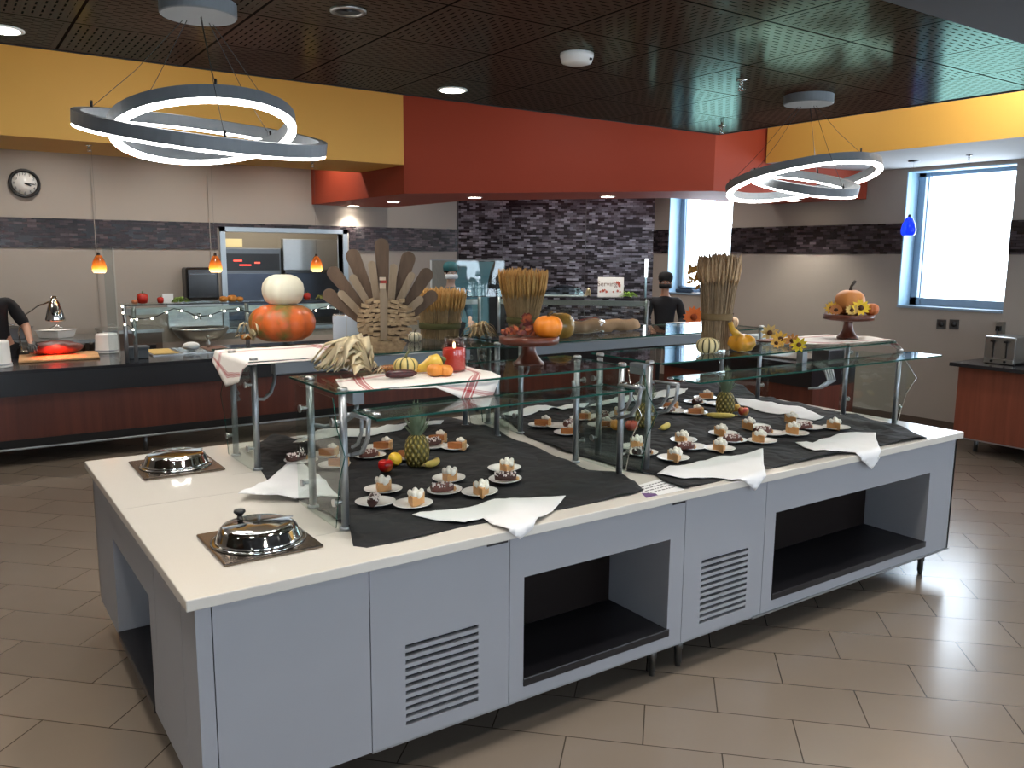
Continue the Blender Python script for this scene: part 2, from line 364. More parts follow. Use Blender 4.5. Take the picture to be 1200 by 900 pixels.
# kitchen behind the pass opening
b = MB().box((KX0 - .6, 13.4, 0), (KX1 + 1.2, 13.5, 3.75)).box((KX0 - .7, YB + .15, 0), (KX0 - .6, 13.5, 3.75)).box((KX1 + 1.1, YB + .15, 0), (KX1 + 1.2, 13.5, 3.75))
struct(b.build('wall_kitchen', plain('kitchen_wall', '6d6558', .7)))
b = MB()
for a0, a1 in (((KX0 - .07, YB - .03, KZ0), (KX0, YB + .18, KZ1 + .06)), ((KX1, YB - .03, KZ0), (KX1 + .07, YB + .18, KZ1 + .06)), ((KX0 - .07, YB - .03, KZ1), (KX1 + .07, YB + .18, KZ1 + .06)), ((KX0 - .07, YB - .03, KZ0 - .05), (KX1 + .07, YB + .25, KZ0))): b.box(a0, a1)
struct(b.build('trim_9', plain('steel_opening_frame', 'A9B2B8', .35, .8)))
def oven(x0, x1, y, label, hoodlike):
    t = thing('oven_cabinet', label, 'oven', ((x0 + x1) / 2, y, 0), 'oven cabinets seen through the kitchen opening')
    MB().box((x0, y, 0), (x1, y + .7, 1.98)).build('body', M['steel_dark'], t, bevel=.01)
    if hoodlike:
        MB().box((x0 - .05, y - .1, 1.66), (x1 + .05, y, 2.12)).build('hood', M['steel'], t, bevel=.01)
    else:
        MB().box((x0 + .03, y - .015, 1.66), (x1 - .03, y, 1.9)).build('control_panel', M['blacksteel'], t)
        MB().box((x0 + .2, y - .02, 1.79), (x0 + .32, y - .014, 1.81)).box((x0 + .5, y - .02, 1.76), (x0 + .58, y - .014, 1.78)).box((x0 + .28, y - .02, 1.73), (x0 + .45, y - .014, 1.745)).build('indicator', glow('red_display', 'FF5040', 1.5), t)
    MB().box((x0 + .02, y - .03, .95), (x1 - .02, y, 1.62)).build('door', plain('oven_door_steel', '566070', .4, .7, var=.15, vs=5), t, bevel=.008)
    MB().tube([(x0 + .06, y - .06, 1.1), (x0 + .06, y - .06, 1.5)], .012).build('handle', M['chrome'], t)
oven(3.35, 4.25, 12.2, 'steel double oven with black control panel and red display in the kitchen', False)
oven(4.32, 5.25, 12.25, 'plain steel oven cabinet under the bright steel hood in the kitchen', True)
b = MB().box((3.5, 12.9, 2.0), (3.9, 13.2, 2.12)).build('storage_box', plain('beige_carton', 'b5a67a', .6)); tag(b, 'beige storage box on top of the kitchen ovens', 'box')
l = bpy.data.lights.new('kitchen_light', 'AREA'); l.energy = 60; l.size = .6; l.color = (1, .95, .85)
o = bpy.data.objects.new('kitchen_light', l); o.location = (4.2, 12.0, 3.3); COL.objects.link(o)
# ---------------------------------------------------------------- lamps
def downlight(p, label, power=22, r=.075, fixture=True):
    t = thing('recessed_downlight', label, 'ceiling light', p, 'recessed downlights')
    MB().lathe([(r + .018, 0), (r + .018, -.006), (r, -.008), (r, 0)], p, 24).build('trim_ring', M['ceramic'], t)
    MB().lathe([(r * .96, -.009), (r * .96, -.004)], p, 20).build('lens', M['down'], t)
    l = bpy.data.lights.new('downlight_lamp', 'SPOT'); l.energy = power * DOWN_K; l.spot_size = 2.0; l.spot_blend = .7; l.shadow_soft_size = .06; l.color = (1, .93, .82)
    o = bpy.data.objects.new('downlight_lamp', l); o.location = (0, 0, -.03); o.parent = t; COL.objects.link(o)
for (px, py), z, lb in (((530, 105), 2.92, 'round recessed downlight in the slotted ceiling near its edge above the red bulkhead'),
        ((2, 34), 2.92, 'round recessed downlight in the slotted ceiling cut by the picture border'),
        ((414, 241), ZR, 'downlight under the red bulkhead closest to the back wall'), ((461, 236), ZR, 'downlight under the red bulkhead beside its folded corner'),
        ((556, 231), ZR, 'downlight under the red bulkhead above the teal capped person'), ((712, 230), ZR, 'downlight under the red bulkhead above the printed card'),
        ((930, 234.5), ZR, 'downlight under the red bulkhead partly hidden by the ring pendant')):
    downlight(at(px, py, z=z), lb, 35)
def overhead(x, y, z, e, w=1.9):  # unseen spots without fixtures, added for more light from above
    l = bpy.data.lights.new('unseen_overhead_spot', 'SPOT'); l.energy = e * LAMP_K; l.spot_size = w; l.spot_blend = .8; l.shadow_soft_size = .09; l.color = (1, .95, .87)
    o = bpy.data.objects.new('unseen_overhead_spot', l); o.location = (x, y, z); COL.objects.link(o)
for x, y in ((-.6, 1.0), (1.0, 1.0), (2.8, 1.0), (4.6, 1.0), (1.2, -1.2), (4.0, -1.2), (-2, -1.2)): overhead(x, y, 2.85, 42)
for x, y in ((-1.2, 2.9), (.2, 2.4), (1.5, 2.5), (2.6, 2.2), (4.4, 2.2)): overhead(x, y, 2.91, 62)
for x, y, e in ((6.6, 3.3, 34), (6.7, 5.2, 3), (-1.5, 6.9, 12), (1.6, 6.9, 12), (4.6, 6.4, 5)):     # unseen lamps added above the hung ceiling to brighten the bulkheads
    l = bpy.data.lights.new('added_fill_lamp', 'POINT'); l.energy = e; l.shadow_soft_size = .15; l.color = (1, .95, .88)
    o = bpy.data.objects.new('added_fill_lamp', l); o.location = (x, y, 3.5); COL.objects.link(o)
for x in (-2.0, -.4, 1.2, 2.6, 4.0, 5.6): overhead(x, 10.35, 3.7, 62, 2.2)  # added to brighten the back wall
for x, y in ((6.9, 8.9), (7.6, 8.0), (2, 7.4), (-1.5, 7.2)): overhead(x, y, 3.7, 60, 2.3)
_p = at(408, 12, z=2.92)
t = thing('recessed_speaker', 'unlit round recessed fitting with dark centre in the slotted ceiling', 'ceiling light', _p)
MB().lathe([(.075, 0), (.075, -.008), (.055, -.01), (.055, 0)], _p, 24).build('trim_ring', M['steel'], t)
MB().lathe([(.054, -.006), (.03, -.002)], _p, 20).build('inner_disc', M['blacksteel'], t)
_p = at(676, 63, z=2.92)
t = thing('smoke_detector', 'white round smoke detector on the slotted ceiling', 'smoke detector', _p)
MB().lathe([(.085, 0), (.085, -.015), (.075, -.045), (.05, -.052)], _p, 28).build('housing', M['ceramic'], t)
MB().box((_p.x - .07, _p.y - .035, _p.z - .03), (_p.x - .055, _p.y - .025, _p.z - .02)).box((_p.x + .02, _p.y - .08, _p.z - .04), (_p.x + .035, _p.y - .07, _p.z - .03)).build('vent_slot', M['blacksteel'], t)
def sprinkler(p, label):
    t = thing('fire_sprinkler', label, 'sprinkler', p, 'fire sprinklers')
    MB().lathe([(.03, 0), (.03, -.005), (.008, -.008), (.008, -.03)], p, 14).build('escutcheon', M['chrome'], t)
    MB().tube([p + V3((-.012, 0, -.02)), p + V3((-.014, 0, -.045)), p + V3((0, 0, -.055)), p + V3((.014, 0, -.045)), p + V3((.012, 0, -.02))], .003, 6).build('frame_arm', M['chrome'], t)
    MB().lathe([(.02, -.056), (.02, -.059)], p, 12).build('deflector', M['chrome'], t)
sprinkler(at(869, 93, z=2.92), 'chrome fire sprinkler in the slotted ceiling beside the bright window reflection')
sprinkler(at(846, 147.5, z=2.92), 'chrome fire sprinkler at the outer corner of the slotted ceiling')
sprinkler(at(366, 189.5, z=ZY), 'chrome fire sprinkler under the yellow bulkhead beside the red one')
sprinkler(at(104, 170, z=ZY), 'chrome fire sprinkler under the yellow bulkhead nearer the clock')
sprinkler(at(1136, 181.5, z=ZY), 'chrome fire sprinkler in the white underside above the big window')
def ring_pendant(canopy, rings, label, swag):
    t = thing('ring_pendant_lamp', label, 'pendant lamp', canopy, 'double ring pendant lamps')
    MB().lathe([(.15, 0), (.15, -.05), (.145, -.055)], canopy, 40, smooth=False).build('canopy', M['lampgrey'], t)
    for c, n, R, h, w2, lights in rings:
        c, n = V3(c), V3(n).normalized(); q = V3((0, 0, 1)).rotation_difference(n); K = 64
        for mats, prof, nm in ((M['lampgrey'], [(R - w2, .004), (R, .004), (R, .06), (R - w2, .06)], 'ring_housing'),
                (M['ring'], [(R - w2 + .003, -.008), (R - .003, -.008), (R - .003, .005), (R - w2 + .003, .005)], 'light_strip')):
            vs, fs = [], []; k = len(prof)
            for i in range(K):
                th = 2 * PI * i / K
                for r, z in prof: vs.append(c + q @ V3((r * math.cos(th), r * math.sin(th), z)))
            for i in range(K):
                j = (i + 1) % K; fs += [(i * k + a, j * k + a, j * k + (a + 1) % k, i * k + (a + 1) % k) for a in range(k)]
            m = MB(); m.smooth = False; m.add(vs, fs); hs = m.build(nm, mats, t) if nm == 'ring_housing' else m.build(nm, mats, hs)
        cb = MB()
        for a in swag:
            p = c + q @ V3((math.cos(a) * (R - w2 / 2), math.sin(a) * (R - w2 / 2), .06)); s = canopy + V3(((p.x - canopy.x) * .12, (p.y - canopy.y) * .12, -.05))
            mid = (p + s) / 2 + V3((0, 0, -.02)); cb.tube([s, mid, p], .0015, 5); cb.tube([p, p + V3((0, 0, .03))], .006, 6)
        cb.build('suspension_cable', M['blacksteel'], t)
def strip_under(R, w2, h): return [(R - w2 + .006, -h - .012), (R - .006, -h - .012), (R - .006, -h + .006), (R - w2 + .006, -h + .006)]
# (numbers of the four rings are fitted to their outlines)
RINGS = [[((1.08, 4.053, 2.454), (-.027, .248, 1), .408, .0, .042, 0), ((1.093, 4.123, 2.44), (.029, -.221, 1), .555, 0, .04, 0)],
    [((5.234, 3.907, 2.447), (-.002, .207, 1), .538, 0, .045, 0), ((5.119, 3.82, 2.412), (-.073, -.272, 1), .375, 0, .042, 0)]]
ring_pendant(at(232, 3, z=2.92), RINGS[0], 'large double ring pendant with bright strips in front of the yellow bulkhead and clock wall', (.4, 2.5, 4.6))
ring_pendant(at(948, 112, z=2.92), RINGS[1], 'double ring pendant with bright strips hanging before the windows', (.4, 2.5, 4.6))
def cone_pendant(px, py, y, glassmat, label, canopy_z, hh=.17, x=None, grp='amber glass pendants over the back counter', s=1, lit=True):
    p = at(px, py, y=y) if x is None else at(px, py, x=x)
    t = thing('glass_pendant_lamp', label, 'pendant lamp', p, grp)
    MB().lathe([(.012 * s, .5 * hh), (.03 * s, .42 * hh), (.055 * s, .1 * hh), (.066 * s, -.2 * hh), (.062 * s, -.4 * hh), (.05 * s, -.5 * hh)], p, 20).build('glass_shade', glassmat, t)
    if lit: MB().lathe([(.05 * s, -.505 * hh), (.045 * s, -.49 * hh), (.045 * s, -.3 * hh), (.02 * s, -.28 * hh)], p, 16).build('bulb', glow('warm_bulb', 'FFD9A0', 7), t)
    MB().tube([p + V3((0, 0, .45 * hh)), (p.x, p.y, canopy_z)], .001, 5).build('cord', M['steel_dark'], t)
    MB().lathe([(.012, .62 * hh), (.016, .5 * hh), (.016, .44 * hh)], p, 12).build('socket', M['blacksteel'], t)
    MB().lathe([(.055, canopy_z - p.z), (.055, canopy_z - p.z - .012)], p, 20).build('canopy', M['steel_dark'], t)
n = N('amber_glass'); f = n.dot(n.coord(), (0, 0, 1)); fr_ = n.math('MULTIPLY_ADD', f, -7.0, .38)
n.set(color=n.ramp(n.math('ADD', fr_, n.math('MULTIPLY', n.noise(n.coord(), 60), .2)), [(.2, '7A3A12'), (.9, 'E8A850')]), rough=.15, trans=.25, emit=n.ramp(fr_, [(.1, '3A1604'), (.45, '9A4A10'), (.75, 'FFB040'), (.95, 'FFE0A0')]), power=.8)
M['amber'] = n.m
for px, py, lb in ((116, 309, 'amber glass pendant glowing between the heat lamp and the guard post'), (252.5, 309, 'amber glass pendant glowing beside the black paper towel dispenser'), (371, 309, 'amber glass pendant glowing in front of the kitchen opening')):
    cone_pendant(px, py, 8.85, M['amber'], lb, 3.7)
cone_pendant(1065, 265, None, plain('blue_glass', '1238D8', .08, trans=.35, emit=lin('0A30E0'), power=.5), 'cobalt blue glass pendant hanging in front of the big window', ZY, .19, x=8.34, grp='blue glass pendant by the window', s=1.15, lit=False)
# ---------------------------------------------------------------- serving island
IX0, IX1, IY0, IY1, IZ = .547, 5.06, 2.515, 4.556, .88
FX0, FX1, FY0, FY1, BZ = .575, 5.03, 2.537, 4.534, .155
isl = thing('serving_island', 'long grey and white serving island with pale stone top, vents and open shelves', 'serving counter', (IX0, IY0, 0))
wells = [(.72, 4.0, 1.085, 4.39), (.72, 2.725, 1.07, 3.088)]
MB().box((IX0, IY0, IZ - .038), (IX1, IY1, IZ)).build('countertop', M['slab'], isl, bevel=.004)
b = MB()                                  # the joints of the stone top
for y in (3.60,): b.box((IX0 + .0, y - .0015, IZ - .0005), (IX1 - .02, y + .0015, IZ + .0006))
for y0 in (3.90, 2.86): b.box((1.09, y0 - .0015, IZ - .0005), (1.2, y0 + .0015, IZ + .0006))
b.build('top_joint', plain('pale_joint', 'A8A49C', .5), isl)
def front_panel(x0, x1, hole=None, nm='cabinet_panel', slots=None):
    b = MB(); y0, y1 = FY0, FY0 + .018; z0, z1 = BZ, IZ - .038
    if hole:
        a, c, d, e = hole; b.box((x0, y0, z0), (a, y1, z1)).box((c, y0, z0), (x1, y1, z1)).box((a, y0, z0), (c, y1, d)).box((a, y0, e), (c, y1, z1))
    elif slots:
        a, c, d, e, k = slots; b.box((x0, y0, z0), (a, y1, z1)).box((c, y0, z0), (x1, y1, z1)).box((a, y0, z0), (c, y1, d)).box((a, y0, e), (c, y1, z1))
        hgt = (e - d) / (k - .5)
        for i in range(k - 1): b.box((a, y0, d + hgt * (i + .5)), (c, y1, d + hgt * (i + 1)))
    else: b.box((x0, y0, z0), (x1, y1, z1))
    return b.build(nm, M['panel'], isl)
g = .0018
front_panel(FX0, .625 - g); front_panel(.625 + g, 1.156 - g)
front_panel(1.156 + g, 1.745 - g, slots=(1.292, 1.603, .214, .526, 11), nm='vented_door')
front_panel(1.745 + g, 2.706 - g, hole=(1.815, 2.615, .215, .668))
front_panel(2.706 + g, 3.265 - g, slots=(2.826, 3.15, .214, .524, 11), nm='vented_door')
front_panel(3.265 + g, FX1, hole=(3.345, 4.755, .215, .666))
b = MB()                                  # carcass: dark behind every joint and slot
b.box((FX0 + .02, FY0 + .02, BZ), (1.80, FY0 + .05, IZ - .04)).box((2.63, FY0 + .02, BZ), (3.33, FY0 + .05, IZ - .04)).box((FX0 + .02, FY0 + .02, BZ), (.62, 3.2, IZ - .04))
b.box((1.80, FY0 + .42, BZ), (3.33, FY0 + .45, IZ - .04)); b.box((3.33, FY0 + .42, BZ), (4.77, FY0 + .45, IZ - .04)); b.box((.6, FY0 + .02, BZ + .0), (FX1 - .02, FY1 - .02, BZ + .02))
b.box((.98, 2.65, BZ), (1.0, 4.45, IZ - .04)).build('carcass', M['void'], isl)
for x0, x1, z0, z1 in ((1.815, 2.615, .215, .668), (3.345, 4.755, .215, .666)):
    b = MB().box((x0 - .018, FY0 + .018, z0), (x0, FY0 + .40, z1 + .02)).box((x1, FY0 + .018, z0), (x1 + .018, FY0 + .40, z1 + .02)).box((x0, FY0 + .018, z1), (x1, FY0 + .40, z1 + .018))
    b.build('niche_lining', M['panel'], isl)
    MB().box((x0, FY0 + .40, z0), (x1, FY0 + .41, z1)).build('niche_back', plain('dark_brown_back', '170F0D', .75, spec=.2), isl)
    MB().box((x0 - .0, FY0 - .006, z0 - .008), (x1 + .012, FY0 + .40, z0 + .028)).build('niche_shelf', M['black'], isl, bevel=.004)
# left end face with its knee niche, right and back faces
b = MB(); X, Y = FX0, (3.255, 4.03)
b.box((X, FY0 + .018, BZ), (X + .018, 2.73 - g, IZ - .038)).box((X, 2.73 + g, BZ), (X + .018, 3.142 - g, IZ - .038)).box((X, 3.142 + g, BZ), (X + .018, Y[0], IZ - .038))
b.box((X, Y[1], BZ), (X + .018, FY1, IZ - .038)).box((X, Y[0], .627), (X + .018, Y[1], IZ - .038)).build('end_panel', M['panel'], isl)
b = MB().box((X + .018, Y[0] - .018, BZ), (X + .40, Y[0], .64)).box((X + .018, Y[1], BZ), (X + .40, Y[1] + .018, .64)).box((X + .018, Y[0], .627), (X + .40, Y[1], .645)).box((X + .39, Y[0], BZ), (X + .40, Y[1], .64)).build('niche_lining', M['panel'], isl)
MB().box((X - .004, Y[0], BZ - .012), (X + .39, Y[1], BZ + .022)).build('niche_shelf', M['black'], isl, bevel=.004)
MB().box((FX1 - .018, FY0, BZ), (FX1, FY1, IZ - .038)).build('end_panel', M['panel'], isl)
MB().box((FX0, FY1 - .018, BZ), (FX1, FY1, IZ - .038)).build('back_panel', M['panel'], isl)
MB().box((1.156, FY0 - .001, BZ - .006), (3.2, FY0 + .02, BZ)).box((3.2, FY0 - .008, BZ - .01), (FX1, FY0 + .02, BZ - .001)).build('bottom_trim', M['alu'], isl)
MB().box((2.62, FY0 - .002, IZ - .055), (2.70, FY0, IZ - .047)).box((1.64, FY0 - .003, IZ - .053), (1.735, FY0, IZ - .045)).build('door_pull', M['blacksteel'], isl)
for x, y in ((4.85, 2.60), (2.59, 2.60), (2.76, 2.60), (.72, 2.62), (.72, 4.42), (4.9, 4.4), (2.6, 4.4)):
    MB().lathe([(.021, 0), (.021, -.07), (.017, -.075), (.017, -BZ + .02), (.013, -BZ + .015), (.013, -BZ)], (x, y, BZ), 16).build('leg', M['steel_dark'], isl)
# round lidded soup wells let into the stone top
for (x0, y0, x1, y1), lb, kn in ((wells[0], 'steel soup well with domed lid at the far end of the island top', 0), (wells[1], 'steel soup well with domed lid and black knob nearest the island corner', 1)):
    cx, cy = (x0 + x1) / 2, (y0 + y1) / 2; t = thing('soup_well', lb, 'soup well', (cx, cy, IZ), 'soup wells')
    MB().box((x0, y0, IZ), (x1, y1, IZ + .012)).build('base_plate', plain('warm_steel', '8F8074', .22, 1), t, bevel=.005)
    MB().lathe([(.165, 0), (.168, .004), (.160, .008), (.150, .006)], (cx, cy, IZ + .012), 40).build('rim', M['chrome'], t)
    lid = MB().lathe([(.15, 0), (.153, .006), (.146, .012), (.137, .04), (.125, .052), (.11, .056), (.09, .057), (.06, .060), (.02, .062)], (cx, cy, IZ + .018), 48).build('lid', M['chrome'], t)
    MB().box((cx - .128, cy - .004, IZ + .074), (cx + .128, cy + .006, IZ + .08)).build('lid_hinge', M['steel'], t)
    if kn: MB().lathe([(.012, 0), (.009, .012), (.016, .02), (.022, .026), (.02, .034), (.008, .037)], (cx - .045, cy + .07, IZ + .078), 18).build('knob', M['blacksteel'], t)
# ---------------------------------------------------------------- glass guards
TZ = 1.412
def guard(x0, x1, yf, yr, side, xl0, xl1, label, low=True, tx=None, short=False):
    """side -1: low shelf towards the camera side, +1: away from it"""
    t = thing('sneeze_guard', label, 'sneeze guard', ((x0 + x1) / 2, (yf + yr) / 2, IZ), 'glass sneeze guards of the island')
    yo, yi = (yf, yr) if side < 0 else (yr, yf); lo = IZ + .0015
    a, c = (yo + (-.01), yi + .14) if side < 0 else (yi - .03, yo + .25)
    X0, X1 = tx or (x0 - .03, x1 + .03)
    g_ = MB().box((X0, a, TZ - .008), (X1, c, TZ)).build('top_shelf_glass', M['glass'], t)
    e = .0035
    MB().box((X0 - e, a - e, TZ - .008), (X1 + e, a, TZ)).box((X0 - e, c, TZ - .008), (X1 + e, c + e, TZ)).box((X0 - e, a, TZ - .008), (X0, c, TZ)).box((X1, a, TZ - .008), (X1 + e, c, TZ)).build('glass_edge', M['edgeglass'], g_)
    if low:
        zl = 1.345; y0, y1 = (yo - .235, yo - .03) if side < 0 else (yo + .03, yo + .235)
        g2 = MB().box((xl0, y0, zl - .008), (xl1, y1, zl)).build('front_shelf_glass', M['glass'], t)
        MB().box((xl0, y0 - e, zl - .008), (xl1, y0, zl)).box((xl0, y1, zl - .008), (xl1, y1 + e, zl)).box((xl0 - e, y0, zl - .008), (xl0, y1, zl)).box((xl1, y0, zl - .008), (xl1 + e, y1, zl)).build('glass_edge', M['edgeglass'], g2)
    for px_, s in ((x0, -1), (x1, 1)):
        for y in (yf, yr):
            sh = short and s > 0 and y == yf; zt_ = 1.335 if sh else TZ - .008
            p = MB().tube([(px_, y, lo), (px_, y, zt_)], .0155, 14).lathe([(.024, 0), (.024, .008), (.017, .012)], (px_, y, lo), 16).build('post', M['alu'], t)
            MB().lathe([(.02, 0), (.02, .012), (.016, .016)], (px_, y, zt_ + (.011 if sh else .008)), 16).build('cap', M['steel'], p)
        # bevelled end pane clamped to the posts
        xg = px_ + s * .035; q = -1 if side < 0 else 1
        pane = [(xg, yi + (-q) * .06, lo + .012), (xg, yi + (-q) * .06, 1.32 if short and s > 0 else TZ - .02), (xg, yo, 1.32 if short and s > 0 else TZ - .02), (xg, yo + q * .03, 1.28), (xg, yo + q * .10, 1.19), (xg, yo + q * .04, 1.08), (xg, yo, lo + .012)]
        g3 = MB().slab(pane, (s * .006, 0, 0)).build('end_pane', M['glass'], t)
        MB().tube([(xg + s * .003, p_[1], p_[2]) for p_ in pane[2:]], .0022, 4).build('glass_edge', M['edgeglass'] if s < 0 else M['chrome'], g3)
        for y in (yf, yr):
            for z in (lo + .11, 1.30):
                MB().tube([(px_, y, z), (xg + s * .012, y, z)], .008, 10).tube([(xg + s * .006, y, z), (xg + s * .014, y, z)], .015, 14).build('clamp_knob', M['steel'], t)
    yb = (yf + yr) / 2 + (.02 if side < 0 else -.06)
    if side > 0: MB().box((x0 + .13, yb - .035, 1.325), (x1 - .13, yb + .035, 1.385)).build('heat_lamp_bar', M['greybar'], t, bevel=.004)
    else:
        for q0, q1 in ((x0 + .10, x0 + .15),): MB().box((q0, yb - .05, 1.33), (q1, yb + .05, 1.385)).build('glass_support', M['greybar'], t, bevel=.004)
    for x in (x0, x1):
        s = 1 if x == x0 else -1
        MB().tube([(x, yi, 1.23), (x + s * .05, yi + (yb - yi) * .2, 1.22), (x + s * .10, yb - (yb - yi) * .4, 1.24), (x + s * .135, yb, 1.285), (x + s * .14, yb, 1.33)], .009, 8).build('curved_arm', M['alu'], t)
        if short and x == x1:
            xm = 3.93; m_ = MB().box((xm - .02, yo - .01, 1.335), (xm + .02, yo + .03, TZ - .009))
            for k in range(4): m_.tube([(xm + .05 + .022 * k, yo - .03, 1.333), (xm + .06 + .022 * k, yo - .10, 1.30), (xm + .05 + .02 * k, yo - .13, 1.25), (xm + .01 + .012 * k, yo - .10, 1.21), (xm - .02, yo - .06, 1.205)], .007, 7)
            m_.build('shelf_bracket', M['alu'], t)
        elif low:
            q = -1 if side < 0 else 1; m_ = MB()
            m_.tube([(x + s * .03, yo + q * .012, 1.325), (x + s * .03, yo + q * .16, 1.333)], .009, 8)
            m_.tube([(x + s * .03, yo + q * .16, 1.333), (x + s * .03, yo + q * .15, 1.26), (x + s * .03, yo + q * .1, 1.20), (x + s * .03, yo + q * .012, 1.17)], .009, 8)
            m_.tube([(x + s * .03, yo + q * .10, 1.33), (x + s * .03, yo + q * .095, 1.27), (x + s * .03, yo + q * .06, 1.22), (x + s * .03, yo + q * .012, 1.20)], .007, 8)
            m_.tube([(x, yo, 1.325), (x + s * .03, yo + q * .012, 1.325)], .008, 6).tube([(x, yo, 1.17), (x + s * .03, yo + q * .012, 1.17)], .008, 6)
            m_.build('shelf_bracket', M['alu'], t)
            for dy in (.08, .16): MB().lathe([(.017, 0), (.015, .006), (.006, .009)], (x + s * .06, yo + q * dy, 1.345), 14).build('glass_button', M['chrome'], t)
    return t
guard(1.215, 2.60, 2.87, 3.20, -1, 1.245, 2.46, 'glass sneeze guard over the desserts nearest the lidded soup wells, red candle on top')
guard(2.765, 4.88, 2.86, 3.22, -1, 2.86, 4.93, 'long glass sneeze guard with wheat sheaf and wooden cake stand with pumpkin on top', tx=(2.83, 4.81), short=True)
guard(1.215, 2.60, 3.92, 4.27, 1, 1.245, 2.46, 'rear glass sneeze guard carrying the wooden turkey and the stacked pumpkins')
guard(2.765, 4.88, 3.92, 4.27, 1, 2.86, 4.8, 'rear glass sneeze guard carrying the rolled brown paper')
# ---------------------------------------------------------------- cloths and napkins
TZc = IZ + .011
# plate pixel, what lies on it (u upright wedge, s slice seen from the side, c chocolate, e empty), its pixel, turn, words
DS = [
 ((449, 575), 'u', (445, 572), -2.0, 'behind the chocolate roll nearest the guard corner post'),
 ((440, 590), 'c', (438, 588), 1.0, 'nearest the corner post of the first guard'),
 ((484, 592), 'u', (485, 588), -1.9, 'closest to the front napkin tip over the first vent'),
 ((526, 562), 'u', (525, 561), -1.9, 'behind the iced roll amid the first cloth'),
 ((521, 576), 'c', (518, 573), -.2, 'in the middle of the first cloth, iced roll'),
 ((562, 578), 'u', (566, 577), -1.6, 'just above the middle of the first hanging napkin'),
 ((591, 550), 'u', (594, 550), -1.8, 'farthest towards the middle strip on the first cloth'),
 ((592, 563), 'c', (592, 560), -.6, 'on the last plate before the middle strip, first cloth'),
 ((442, 526), 's', (437, 522), .1, 'behind the red apple, rear of first cloth'),
 ((433, 535), 'c', (432, 533), .1, 'directly behind the red apple'),
 ((474, 537), 's', (466, 532), .2, 'tucked behind the yellow lemon and the pineapple'),
 ((507, 517), 's', (502, 514), .2, 'right behind the first pineapple'),
 ((506, 524), 'c', (507, 519), .1, 'beside the first pineapple'),
 ((533, 525), 's', (524, 522), -.1, 'beyond the first pineapple towards the middle strip'),
 ((353, 541), 'c', (347, 537), .1, 'at the peak of the napkin beside the soup wells'),
 ((380, 534), 's', (373, 530), .1, 'seen through the end pane behind the thin post'),
 ((392, 546), 's', (384, 542), .1, 'seen through the end pane, nearer the cloth middle'),
 ((634, 499), 's', (626, 495), .0, 'at the strip corner beside the rear guard post'),
 ((655, 500), 'c', (668, 497), .2, 'between two pie plates at the strip end'),
 ((664, 508), 's', (657, 505), .0, 'at the strip end nearest the bare stone'),
 ((682, 491), 's', (673, 488), .0, 'behind the chocolate roll at the strip end'),
 ((704, 499), 's', (698, 497), .1, 'between the two middle posts beside the orange'),
 ((705, 489), 'c', (706, 487), .3, 'between the middle posts behind the orange'),
 ((728, 486), 'u', (727, 485), -1.8, 'behind the pink apple'),
 ((743, 487), 'e', None, 0, 'behind the second pineapple, without dessert'),
 ((742, 525), 'u', (746, 522), -1.9, 'in front of the pink apple'),
 ((753, 532), 'c', (752, 530), -.3, 'touching the middle guard post foot on the second cloth'),
 ((789, 538), 'u', (792, 537), -1.8, 'nearest the paper sheet on the second cloth'),
 ((801, 517), 'u', (800, 516), -1.8, 'behind the dark roll over the second napkin'),
 ((811, 525), 'c', (803, 524), -.3, 'dark roll in front of the wedge over the second napkin'),
 ((843, 527), 'u', (845, 526), -1.8, 'just above the middle of the second hanging napkin'),
 ((847, 509), 'u', (846, 508), -1.8, 'in front of the banana'),
 ((858, 517), 'c', (858, 515), -.4, 'speckled roll in front of the banana'),
 ((888, 501), 'u', (880, 500), -1.6, 'in front of the red and yellow apple'),
 ((905, 509), 'c', (894, 505), -.4, 'dark red roll in front of the red and yellow apple'),
 ((893, 518), 'u', (893, 515), -1.6, 'nearest the peak of the second hanging napkin'),
 ((936, 496), 'u', (930, 493), -1.6, 'behind the crumbly roll near the rear napkin end'),
 ((949, 502), 'c', (943, 500), -.1, 'crumbly roll near the end of the rear napkin'),
 ((932, 509), 'u', (933, 505), -1.5, 'just behind the third hanging napkin'),
 ((980, 502), 'u', (981, 500), -1.5, 'last one towards the window end of the second cloth'),
 ((815, 472), 'c', (817, 471), .2, 'behind the banana at the rear of the second cloth'),
 ((826, 467), 's', (819, 464), .2, 'rearmost pie plate beside the third pineapple'),
 ((815, 485), 's', (806, 482), .1, 'at the tip of the banana'),
 ((784, 479), 's', (777, 475), .1, 'immediately behind the thick middle guard post'),
 ((793, 483), 'c', (784, 481), .2, 'right behind the middle guard post, pale speckled'),
 ((840, 474), 'e', None, 0, 'half hidden behind the third pineapple, without dessert'),
]
PLATES = [at(*d[0], z=TZc).to_2d() for d in DS] + [at(*q, z=TZc).to_2d() for q in ((452, 553), (462, 548), (722, 504), (740, 505), (871, 487), (488, 547), (757, 502), (851, 487), (824, 489), (864, 490), (503, 545), (777, 503))]
def swell(x, y):
    """height of the wrinkles of the black cloths: flat under the plates"""
    p = Vector((x * 2.1, y * 1.7, 2.0)); w = noise.noise(p) * .6 + noise.noise(Vector((x * 4 + y * 3, y * 2.6 - x * 2, 5))) * .35
    w = (1 - min(1, abs(w) * 2.6)) ** 2
    d = min((Vector((x, y)) - q).length for q in PLATES); k = max(0, min(1, (d - .07) / .16)); k = k * k * (3 - 2 * k)
    return .002 + w * (.003 + .019 * k)
